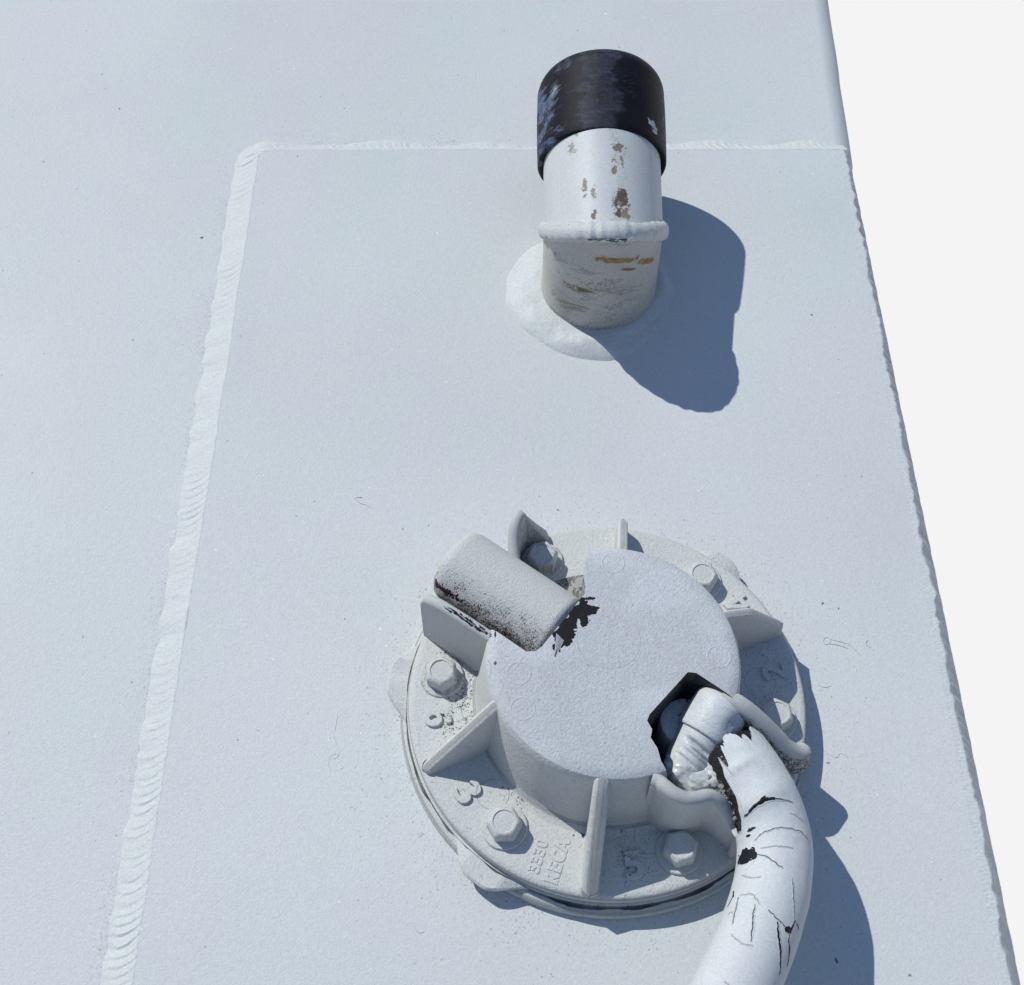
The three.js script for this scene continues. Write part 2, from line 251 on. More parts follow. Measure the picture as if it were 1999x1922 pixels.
// wall of the cable gap, its inner face caked with black grit
function wallMap(seed, side, amount, chips) { // u along the wall; v: 0..0.45 inner face upwards, 0.55..1 outer face downwards
  const c = canvas(1024, 1024), x = c.getContext('2d'); paint(x, 1024, 1024, 30, WARM, { grain: 0.07, seed, cell: 8, cloud: 0.02 });
  specks(x, 3000, [0, 0, 1024, 1024], () => 0.5, [0.7, 2], '92,94,98', [0.1, 0.35]);
  if (amount) specks(x, 70000 * amount, [0, 0, 1024, 1024], (X, Y) => { const f = side > 0 ? Y / 1024 : 1 - Y / 1024, r = fbm(X / 120, Y / 120, seed + 5, 4) - 0.5; return smooth(0.64, 0.76, f + r * 0.26) * smooth(0.3, 0.5, fbm(X / 22, Y / 22, seed + 9, 3)); }, [1.8, 6], '24,24,25', [0.4, 0.95]);
  for (const [u, v, rx, ry] of chips || []) { x.fillStyle = 'rgb(16,22,38)'; blobPath(x, u * 1024, (1 - v) * 1024, rx, ry, 0.8, R(-0.3, 0.3), 40); x.fill(); }
  if (chips) for (let k = 0; k < 240; k++) { const [u, v] = chips[(rnd() * chips.length) | 0]; x.fillStyle = 'rgb(206,214,222)'; blobPath(x, (u + gauss() * 0.05) * 1024, (1 - v - gauss() * 0.02) * 1024, R(2, 9), R(1, 5), 0.6, R(0, 3), 9); x.fill(); }
  return tex(c, true, false);
}
const wallMat = (...a) => new THREE.MeshPhysicalMaterial({ map: wallMap(...a), bumpMap: grain(2), bumpScale: 0.00009, roughness: 0.6, specularIntensity: 0.45 });

// ---------------------------------------------------------------- THE SETTING: welded top of a white painted tank
const tank = thing('tank_top', 'white painted metal tank top with a welded raised plate and a rough right edge', 'tank', [0, 0, 0], 'structure');
const BASE = -2.4, PL = -60.3, PB = -96.5, PR = 80;
{ // folded base sheet with its right flank
  const prof = [[-260, BASE], [-140, BASE], [-62, BASE], [0, BASE], [60, BASE], [77.5, BASE]];
  for (let k = 1; k <= 12; k++) { const a = k / 12 * Math.PI / 2; prof.push([77.5 + 5.5 * Math.sin(a), BASE - 5.5 + 5.5 * Math.cos(a)]); }
  prof.push([83.0, -30], [83.0, -90]);
  part('base_sheet', grid(prof.length - 1, 120, (a, b) => { const [x, y] = prof[Math.round(a * (prof.length - 1))], z = lerp(-340, 170, b), d = x > 76 ? 0.25 * (vnoise(z / 7, 3, 17) - 0.5) + (z < PB ? 0.04 * (PB - z) : -3.2 * smooth(PB - 3, PB + 1, z)) : 0; return [x + d, y, z, TX(x), TZ(z)]; }), M.tank, tank);
  part('raised_plate', grid(90, 170, (a, b) => {
    let x = lerp(PL, PR - 2.1, a), z = lerp(PB, 170, b); const cx = PL + 3, cz = PB + 3;
    if (x < cx && z < cz) { const dx = x - cx, dz = z - cz, m = Math.max(Math.abs(dx), Math.abs(dz)), l = Math.hypot(dx, dz); if (l > 0) { x = cx + dx * m / l; z = cz + dz * m / l; } }
    const y = 0.22 * (fbm(x / 34 + 5, z / 34 + 5, 51, 2) - 0.5) * smooth(38, 55, Math.hypot(x - CX, z - CZ)) * smooth(21, 30, Math.hypot(x - 18.9, z + 52.5)) * smooth(0, 6, Math.min(x - PL, PR - x, z - PB));
    return [x, y, z, TX(x), TZ(z)];
  }), M.tank, tank);
}
{ // fillet weld along the left and far side of the plate
  const LL = 170 - (PB + 3), AR = Math.PI / 2 * 3, LT = PR - (PL + 3), TOT = LL + AR + LT;
  const at = (s) => s < LL ? [PL, 170 - s, -1, 0] : s < LL + AR ? (() => { const a = (s - LL) / 3; return [PL + 3 - 3 * Math.cos(a), PB + 3 - 3 * Math.sin(a), -Math.cos(a), -Math.sin(a)]; })() : [PL + 3 + s - LL - AR, PB, 0, -1];
  const bead = (s0, s1, name) => part(name, grid(26, Math.round((s1 - s0) / 0.22), (a, b) => {
    const s = lerp(s0, s1, b), [x, z, nx, nz] = at(s), t = a;
    const wIn = 0.35 * (fbm(s / 2.4, 1, 61, 2) - 0.5) + 0.9 * (fbm(s / 17, 8, 62, 2) - 0.5), far = lerp(1, 0.62 + 0.5 * vnoise(s / 11, 6, 15), smooth(LL - 5, LL + AR + 3, s)), w = (6.2 + 1.2 * (fbm(s / 3.1, 4, 63, 2) - 0.5)) * far;
    const off = wIn - 0.25 + t * (w - wIn), ph = (s - 1.25 * Math.pow(2 * t - 1.25, 2) + 2.6 * (fbm(s / 7, 2, 64, 3) - 0.5)) / 1.75, fr = ph - Math.floor(ph), k = Math.floor(ph);
    const rip = ((1 - Math.pow(fr, 0.8)) * smooth(0, 0.14, fr) - 0.45) * (0.06 + 0.34 * hash(k, 7, 9)) * (0.15 + 1.1 * vnoise(s / 12, 3, 19)) * Math.sin(Math.PI * clamp(t * 1.02)) * (s > LL ? 1.3 : 1);
    const base = t < 0.06 ? lerp(-0.04, 0.05, t / 0.06) : 0.05 + (BASE - 0.11) * Math.pow((t - 0.06) / 0.94, 1.12);
    return [x + nx * off, base + rip, z + nz * off, s / 25, off / 25];
  }), M.weld, tank);
  bead(0, LL + 0.5 * AR, 'weld_bead'); bead(LL + 0.5 * AR, TOT, 'weld_bead');
  // ragged corner weld along the right edge
  part('edge_weld', grid(18, 1300, (a, b) => {
    const z = lerp(PB - 2.5, 170, b), ph = (z + 1.6 * fbm(z / 4, 3, 66)) / 2.1, fr = ph - Math.floor(ph), end = smooth(PB - 2.5, PB - 0.4, z);
    const st = -0.35 + 1.1 * (fbm(z / 2.2, 9, 68, 3) - 0.5) + 0.9 * (fbm(z / 11, 5, 69, 2) - 0.5), rr = 0.55, L = lerp(2.2, 6.0, smooth(-110, 100, z)) + 1.6 * (fbm(z / 2.4, 7, 67, 3) - 0.5), an = 61 * Math.PI / 180, dent = 0.13 * (Math.sin(Math.PI * fr) - 0.6) + 0.22 * (fbm(z / 1.6, a * 3, 70, 2) - 0.5);
    let x, y; const k = Math.round(a * 18);
    if (k === 0) { x = PR - 2.3; y = -0.012; } else if (k <= 6) { const t = (k - 1) / 5 * an; x = PR - 0.6 + st + rr * Math.sin(t); y = -rr + rr * Math.cos(t); }
    else if (k <= 15) { const t = (k - 6) / 9, q = Math.sin(Math.PI * clamp(t * 1.0)); x = PR - 0.6 + st * (1 - t) + rr * Math.sin(an) + L * t * Math.cos(an) + dent * Math.sin(an) * q; y = -rr + rr * Math.cos(an) - L * t * Math.sin(an) + dent * Math.cos(an) * q; }
    else { const t = (k - 15) / 3; x = PR - 0.6 + rr * Math.sin(an) + L * Math.cos(an); y = -rr + rr * Math.cos(an) - L * Math.sin(an) - 40 * t; }
    return [x, lerp(BASE - 0.3, 0.008, end) + y, z, z / 25, a * 0.4];
  }), M.edge, tank);
}
{ // thin fibres caught in the paint
  const fm = new THREE.MeshStandardMaterial({ color: new THREE.Color(0.47, 0.51, 0.50), roughness: 0.9 });
  const fibre = (pts, r = 0.03) => { const g = tube(pts.map(([x, z], i) => [x, 0.01 + 0.03 * (i % 2), z]), r, pts.length * 8, 6); part('fibre', g, fm, tank); };
  fibre([[-31, 46.5], [-31.2, 49], [-31.3, 50.5], [-30.9, 52], [-30.3, 53.2], [-30.5, 54.5], [-31.6, 54.8], [-31.9, 56], [-30.9, 57], [-29.3, 56.4]]);
  fibre([[-31.8, 54.4], [-30.8, 53.9], [-30.2, 54.2], [-31, 54.9]]);
  fibre([[-31, 1.2], [-29.9, 2.4], [-28.6, 2.9], [-27.8, 3.5]], 0.06); fibre([[-30.7, 1.1], [-29.6, 1.1]], 0.07);
  fibre([[57.2, 32.4], [57.6, 31.6], [58.6, 31.7], [58.4, 32.7], [57.3, 32.9]]); fibre([[58.7, 31.9], [60.5, 32.4], [62, 33], [63, 34.2], [63.6, 35.2]]); fibre([[58.3, 32.8], [60, 33.1], [61.6, 33.7]], 0.045);
  fibre([[55.2, 41], [56.4, 41.4], [57.6, 41.1]], 0.045); fibre([[55.6, 54], [56.6, 54.6], [57.4, 53.8], [58.6, 54.5]], 0.045); fibre([[65.4, 32], [65, 32.8], [65.8, 33.6]], 0.045);
  fibre([[-16, 83], [-15, 84.2], [-14.2, 84]], 0.05);
}

// ---------------------------------------------------------------- VENT PIPE with mitred elbow
const VX = 18.9, VZ = -52.5, VR = 12.35, VH = 17.9;
const vent = thing('vent_pipe', 'white painted vent pipe elbow welded to the tank top, its paint scraped', 'pipe', [VX, 0, VZ]);
{
  // marks are drawn on u = angle (0 = right, 0.25 = towards the viewer), v = height or length
  const cs = canvas(1024, 512), x = cs.getContext('2d'), bs = canvas(1024, 512), bb = bs.getContext('2d');
  paint(x, 1024, 512, 13, [0.505, 0.50, 0.465], { grain: 0.08, seed: 101, cell: 7, cloud: 0.10, tint: 0.02 });
  bb.fillStyle = 'rgb(150,150,150)'; bb.fillRect(0, 0, 1024, 512);
  const V = (v) => (1 - v) * 512, U = (u) => u * 1024;
  specks(x, 22000, [0, 0, 1024, 512], (X, Y) => smooth(0.40, 0.62, fbm(X / 90, Y / 40, 102, 4)), [0.9, 3.4], '116,108,92', [0.10, 0.4]);
  specks(x, 9000, [200, 180, 420, 512], (X, Y) => smooth(0.48, 0.66, fbm(X / 60, Y / 30, 103, 4)), [1, 4.5], '104,94,74', [0.12, 0.45]);
  const stain = (u, v, rx, ry, rot, cols, n) => { for (let k = 0; k < n; k++) { const a = R(0, 6.28), r = Math.sqrt(rnd()), ex = r * rx * Math.cos(a), ey = r * ry * Math.sin(a), X = U(u) + ex * Math.cos(rot) - ey * Math.sin(rot), Y = V(v) + ex * Math.sin(rot) + ey * Math.cos(rot); x.fillStyle = `rgba(${cols[(rnd() * cols.length) | 0]},${R(0.15, 0.5).toFixed(2)})`; x.save(); x.translate(X, Y); x.rotate(rot); x.fillRect(-R(3, 12), -R(0.5, 1.6), R(6, 24), R(1, 3)); x.restore(); } };
  // exposed yellowish primer scrapes
  for (const [u, v, rx, ry, rot, sd] of [[0.225, 0.735, 74, 17, -0.22, 631], [0.125, 0.61, 52, 15, -0.75, 632], [0.19, 0.63, 30, 8, -0.5, 633]]) {
    const c = Math.cos(rot), n = Math.sin(rot);
    flake(x, bb, [U(u) - rx * 1.4, V(v) - rx, U(u) + rx * 1.4, V(v) + rx], (X, Y) => { const dx = X - U(u), dy = Y - V(v); return 0.55 - 0.75 * Math.hypot((dx * c + dy * n) / rx, (-dx * n + dy * c) / ry); }, { cell: 15, rough: 0.85, col: [158, 128, 88], low: 95, rim: 0.12, rimCol: [176, 166, 146], seed: sd, var: 0.1 });
    stain(u, v, rx * 0.8, ry * 0.6, rot, ['120,86,50', '190,160,114', '112,88,62'], 70); }
  stain(0.315, 0.42, 46, 16, 0.1, ['96,84,60', '120,106,80'], 90); x.fillStyle = 'rgba(96,84,60,0.7)'; blobPath(x, U(0.305), V(0.43), 22, 9, 0.5, 0.1, 26); x.fill();
  stain(0.34, 0.22, 60, 18, 0.35, ['104,92,72', '130,118,96'], 110); stain(0.3, 0.6, 40, 12, 0.2, ['110,104,92'], 40); stain(0.2, 0.42, 70, 20, -0.3, ['140,132,116', '118,110,98'], 70); stain(0.16, 0.3, 50, 14, -0.3, ['140,132,116'], 40); stain(0.22, 0.88, 60, 10, -0.1, ['130,124,110'], 40);
  const stubMat = new THREE.MeshPhysicalMaterial({ map: tex(cs), bumpMap: tex(bs, false), bumpScale: 0.0003, roughness: 0.5, specularIntensity: 0.5 });
  const n = 96;
  const stub = grid(n, 24, (a, b) => { const th = a * 2 * Math.PI, r = VR + 0.25 * smooth(0.4, 0, b) , top = VH + VR * Math.sin(th), y = lerp(-0.6, top, b); return [r * Math.cos(th), y, r * Math.sin(th), a, clamp(y / 31)]; });
  part('stub', closeSeam(stub, n, 24), stubMat, vent);

  const c2 = canvas(1024, 1024), y2 = c2.getContext('2d'), b2 = canvas(1024, 1024), z2 = b2.getContext('2d');
  paint(y2, 1024, 1024, 14, [0.535, 0.56, 0.565], { grain: 0.04, seed: 111, cell: 12, cloud: 0.03, tint: 0.015 });
  z2.fillStyle = 'rgb(160,160,160)'; z2.fillRect(0, 0, 1024, 1024);
  // u: angle (0.25 = top), v: 0 at the elbow .. 1 at the end; chips along two lines where something rubbed
  const chip = (u, v, rx, ry, col) => { const k = rs; y2.fillStyle = `rgb(${col})`; blobPath(y2, u * 1024, (1 - v) * 1024, rx, ry, 0.7, R(-0.4, 0.4), 24); y2.fill(); const e = rs; rs = k; z2.fillStyle = 'rgb(90,90,90)'; blobPath(z2, u * 1024, (1 - v) * 1024, rx, ry, 0.7, R(-0.4, 0.4), 24); z2.fill(); rs = e; };
  const browns = ['116,106,92', '92,80,66', '140,130,112', '84,74,64', '126,112,98'];
  const V2 = (v) => v; // length fraction
  const scuff = (u, v, w, h, n, lo, col, al, size = [1, 4.2]) => { const q0 = (rnd() * 999) | 0; for (const [c, cl] of [[y2, 1], [z2, 0]]) { const k = rs; specks(c, n, [(u - w) * 1024, (1 - v - h) * 1024, (u + w) * 1024, (1 - v + h) * 1024], (X, Y) => { const dx = (X / 1024 - u) / w, dy = (1 - Y / 1024 - v) / h; return smooth(1, 0.55, Math.hypot(dx, dy)) * smooth(lo, lo + 0.07, fbm(X / 13 + q0, Y / 19, 117, 4)); }, size, cl ? col[(q0 % col.length)] : '92,92,92', al); if (cl) rs = k; } };
  const BR = ['120,110,94', '98,88,74', '134,124,106'];
  scuff(0.214, 0.13, 0.028, 0.09, 9000, 0.47, BR, [0.25, 0.85]); scuff(0.212, 0.17, 0.016, 0.05, 4000, 0.45, ['92,82,70'], [0.4, 0.95]); scuff(0.226, 0.12, 0.010, 0.07, 1800, 0.48, ['84,76,66'], [0.4, 0.9]);
  scuff(0.222, 0.33, 0.02, 0.04, 2200, 0.5, BR, [0.3, 0.9]); scuff(0.216, 0.40, 0.022, 0.03, 1800, 0.5, BR, [0.3, 0.9]); scuff(0.232, 0.29, 0.008, 0.02, 700, 0.45, BR, [0.4, 0.9]); scuff(0.226, 0.51, 0.02, 0.03, 1800, 0.5, BR, [0.3, 0.8]);
  scuff(0.287, 0.10, 0.008, 0.03, 900, 0.48, BR, [0.3, 0.9]); scuff(0.284, 0.2, 0.01, 0.04, 900, 0.5, BR, [0.3, 0.8]); scuff(0.31, 0.22, 0.007, 0.06, 1000, 0.48, BR, [0.25, 0.7]); scuff(0.34, 0.45, 0.02, 0.08, 1800, 0.53, BR, [0.25, 0.7]);
  specks(y2, 2500, [0, 300, 1024, 1024], (X, Y) => 0.7 * smooth(0.45, 0.7, fbm(X / 50, Y / 90, 113, 3)), [0.7, 2.2], '150,144,130', [0.15, 0.5]);
  specks(y2, 2600, [190, 480, 250, 1000], (X, Y) => smooth(0.42, 0.6, fbm(X / 20, Y / 40, 114, 2)), [0.8, 3.4], '138,128,110', [0.15, 0.6]);
  const upMat = new THREE.MeshPhysicalMaterial({ map: tex(c2), bumpMap: tex(b2, false), bumpScale: 0.00035, roughness: 0.5, specularIntensity: 0.5 });
  const YAW = 0.5 * Math.PI / 180, RISE = 12.4 * Math.PI / 180, LEN = 36.5;
  const tilt = (g) => { g.rotateX(RISE); g.rotateY(-YAW); g.translate(0, VH, 0); return g; };
  const upper = grid(n, 30, (a, b) => { // from the mitre to the tilted end, a ruled surface
    const ph = a * 2 * Math.PI, c = Math.cos(ph), s = Math.sin(ph), e = new THREE.Vector3(VR * c, VR * s, -LEN).applyAxisAngle(new THREE.Vector3(1, 0, 0), RISE).applyAxisAngle(new THREE.Vector3(0, 1, 0), -YAW);
    return [lerp(VR * c, e.x, b), VH + lerp(VR * s, e.y, b), lerp(VR * s, e.z, b), a, clamp((12.4 - lerp(VR * s, -LEN, b)) / 56)]; });
  part('outlet', closeSeam(upper, n, 30), upMat, vent);

  // lumpy weld round the mitre
  const rc = canvas(1024, 256), rx = rc.getContext('2d'); paint(rx, 1024, 256, 12, [0.55, 0.572, 0.572], { grain: 0.05, seed: 121, cell: 6, cloud: 0.03 });
  specks(rx, 6000, [0, 0, 1024, 256], (X, Y) => smooth(0.52, 0.68, fbm(X / 40, Y / 40, 122, 3)), [0.8, 2.6], '92,92,88', [0.15, 0.55]);
  for (let k = 0; k < 60; k++) { rx.fillStyle = ['rgb(40,44,50)', 'rgb(240,244,250)', 'rgb(120,126,136)', 'rgb(70,76,88)'][(rnd() * 4) | 0]; blobPath(rx, 1024 * (0.245 + gauss() * 0.045), 256 * (0.36 + gauss() * 0.05), R(3, 12), R(1.5, 4), 0.6, R(-0.5, 0.5), 12); rx.fill(); }
  const ringMat = new THREE.MeshPhysicalMaterial({ map: tex(rc), bumpMap: grain(6, 1), bumpScale: 0.0001, roughness: 0.36, specularIntensity: 0.6 });
  const ring = grid(24, 260, (a, b) => {
    const ph = b * 2 * Math.PI, al = a * 2 * Math.PI, lump = 0.16 * Math.sin(b * 2 * Math.PI * 34 + 2 * vnoise(b * 30, 1, 3, 30)) * vnoise(b * 40, 3, 4, 40) + 0.3 * (vnoise(b * 18, 5, 6, 18) - 0.5);
    const w = 1.3 + lump, rr = VR + 0.05 + w * 0.85 * Math.cos(al), across = w * 1.5 * Math.sin(al);
    // across runs along the pipe direction at the mitre: up and away
    return [rr * Math.cos(ph), VH + rr * Math.sin(ph) + (across + 0.55) * 0.5, rr * Math.sin(ph) - (across + 0.55) * 0.85, b, 0.5 - a];
  });
  part('mitre_weld', closeSeam(ring, 24, 260), ringMat, vent);
  // broad fillet weld at the foot
  const foot = grid(220, 30, (a, b) => {
    const th = a * 2 * Math.PI, c = Math.cos(th), s = Math.sin(th), out = 17.0 + 3.2 * smooth(0.2, 1, 0.5 - 0.55 * c + 0.35 * s) + 1.2 * (vnoise(a * 14, 2, 7, 14) - 0.5) + 0.8 * (vnoise(a * 34, 2, 8, 34) - 0.5), r = lerp(VR - 0.4, out, b);
    const lump = (1.5 * (vnoise(a * 11, b * 2, 9, 11) - 0.5) + 0.42 * (vnoise(a * 34, b * 3, 10, 34) - 0.5) + 0.12 * (vnoise(a * 90, b * 8, 12, 90) - 0.5)) * Math.sin(Math.PI * clamp(b, 0.02, 1));
    return [r * c, Math.max(-0.25, 1.75 * (1 - Math.pow(b, 2.4)) + lump * 0.9 - 0.1 * smooth(0.9, 1, b)), r * s, r * c / 25, r * s / 25];
  });
  part('foot_weld', closeSeam(foot, 220, 30), M.weld, vent);

  // black cap pushed over the outlet
  const cap = thing('pipe_cap', 'black rubber cap with scuffs pushed onto the end of the white vent pipe', 'cap', [VX, 0, VZ]);
  const cc = canvas(1024, 1024), q = cc.getContext('2d'), cr = canvas(512, 512), qr = cr.getContext('2d');
  paint(q, 1024, 1024, 12, [0.0055, 0.0062, 0.010], { grain: 0.25, speck: 0.2, cloud: 0.4, seed: 131, cell: 8, tint: 0.1 });
  qr.fillStyle = 'rgb(140,140,140)'; qr.fillRect(0, 0, 512, 512);
  // u: angle (0.25 = top, 0.5 = left), v: 0 at the rim .. 1 at the end
  const wipe = (u, v, du, dv, n, cols, al, len, ang) => { for (let k = 0; k < n; k++) { const X = (u + gauss() * du) * 1024, Y = (1 - v - gauss() * dv) * 1024; q.save(); q.translate(X, Y); q.rotate(ang + gauss() * 0.35); q.fillStyle = `rgba(${cols[(rnd() * cols.length) | 0]},${R(al[0], al[1]).toFixed(3)})`; const l = R(len * 0.3, len); q.fillRect(-l / 2, -R(0.5, 1.8), l, R(1, 3.4)); q.restore(); } };
  { const im = q.getImageData(0, 0, 1024, 1024), d = im.data; // dusty film along the top and the left flank, with ragged outlines
    for (let j = 0; j < 1024; j++) for (let i = 0; i < 1024; i++) { const u = i / 1024, v = 1 - j / 1024, e = 0.07 * (fbm(i / 55, j / 80, 141, 4) - 0.5), o = (j * 1024 + i) * 4;
      const top = smooth(0.212, 0.226, u + e) * (1 - smooth(0.296, 0.312, u - e)) * (0.80 + 0.5 * (fbm(i / 30, j / 30, 142, 3) - 0.5)), left = smooth(0.345, 0.38, u + e * 1.6) * (1 - smooth(0.50, 0.54, u)) * smooth(0.42, 0.6, fbm(i / 46, j / 90, 143, 4)) * 1.0, blue = 0.35 * smooth(0.52, 0.7, fbm(i / 60, j / 70, 145, 3));
      const g = (0.4 + 0.75 * vnoise(i / 3.5, j / 5, 151) + 0.45 * vnoise(i / 9, j / 22, 152));
      const endDust = smooth(0.80, 0.9, v + e) * smooth(0.40, 0.56, fbm(i / 60, j / 22, 149, 3)) * smooth(0.15, 0.2, u + e) * (1 - smooth(0.33, 0.38, u + e)); d[o] += (33 * top + 60 * left + 5 * blue + 56 * endDust) * g; d[o + 1] += (34 * top + 70 * left + 10 * blue + 60 * endDust) * g; d[o + 2] += (38 * top + 84 * left + 26 * blue + 68 * endDust) * g; }
    q.putImageData(im, 0, 0); }
  wipe(0.42, 0.35, 0.03, 0.16, 420, ['140,156,176', '100,116,140', '160,174,188'], [0.08, 0.34], 26, 1.3);
  wipe(0.385, 0.55, 0.012, 0.10, 60, ['170,184,198'], [0.2, 0.6], 60, 1.15); wipe(0.2, 0.5, 0.04, 0.2, 120, ['60,76,110', '90,106,132'], [0.1, 0.3], 30, 1.0);
  wipe(0.262, 0.33, 0.018, 0.1, 46, ['8,8,10', '14,12,14'], [0.5, 0.95], 26, 0.5); wipe(0.25, 0.98, 0.05, 0.04, 160, ['150,152,160', '120,124,134'], [0.15, 0.45], 40, 0.1);
  for (const [u, v, a, b] of [[0.118, 0.17, 15, 38], [0.112, 0.12, 10, 18]]) { q.fillStyle = 'rgb(176,182,192)'; blobPath(q, u * 1024, (1 - v) * 1024, a, b, 0.6, 0.2, 30); q.fill(); }
  for (let k = 0; k < 60; k++) { q.fillStyle = `rgba(120,124,120,${R(0.3, 0.8).toFixed(2)})`; blobPath(q, (0.055 + gauss() * 0.02) * 1024, R(0.2, 0.95) * 1024, R(3, 10), R(6, 22), 0.6, 0, 14); q.fill(); }
  specks(qr, 5000, [0, 0, 512, 512], (X, Y) => smooth(0.45, 0.65, fbm(X / 26, Y / 40, 147, 3)), [1, 5], '190,190,190', [0.15, 0.4]);
  const capMat = new THREE.MeshPhysicalMaterial({ map: tex(cc), roughnessMap: tex(cr, false), roughness: 1, bumpMap: grain(4), bumpScale: 0.00003, specularIntensity: 0.34 });
  const prof = []; const OR = 13.65, Z0 = 16.0, Z1 = 37.8, RD = 4.6;
  prof.push([VR + 0.08, Z0 + 6, 0], [VR + 0.1, Z0 + 0.4, 0.0], [VR + 0.35, Z0, 0.01], [OR - 0.3, Z0, 0.02], [OR, Z0 + 0.4, 0.03]);
  for (let k = 1; k <= 14; k++) prof.push([OR + 0.12 * Math.sin(k / 14 * 3), lerp(Z0 + 0.4, Z1 - RD, k / 14), 0.03 + 0.72 * k / 14]);
  for (let k = 1; k <= 10; k++) { const a = k / 10 * Math.PI / 2; prof.push([OR - RD + RD * Math.cos(a), Z1 - RD + RD * Math.sin(a), 0.75 + 0.17 * k / 10]); }
  prof.push([5, Z1 + 0.15, 0.96], [0.01, Z1 + 0.2, 1]);
  const N = 120, capG = grid(N, prof.length - 1, (a, b) => { const [r, z, v] = prof[Math.round(b * (prof.length - 1))], ph = a * 2 * Math.PI; return [r * Math.cos(ph), r * Math.sin(ph), -z, a, v]; });
  part('cap_shell', tilt(closeSeam(capG, N, prof.length - 1)), capMat, cap);
}

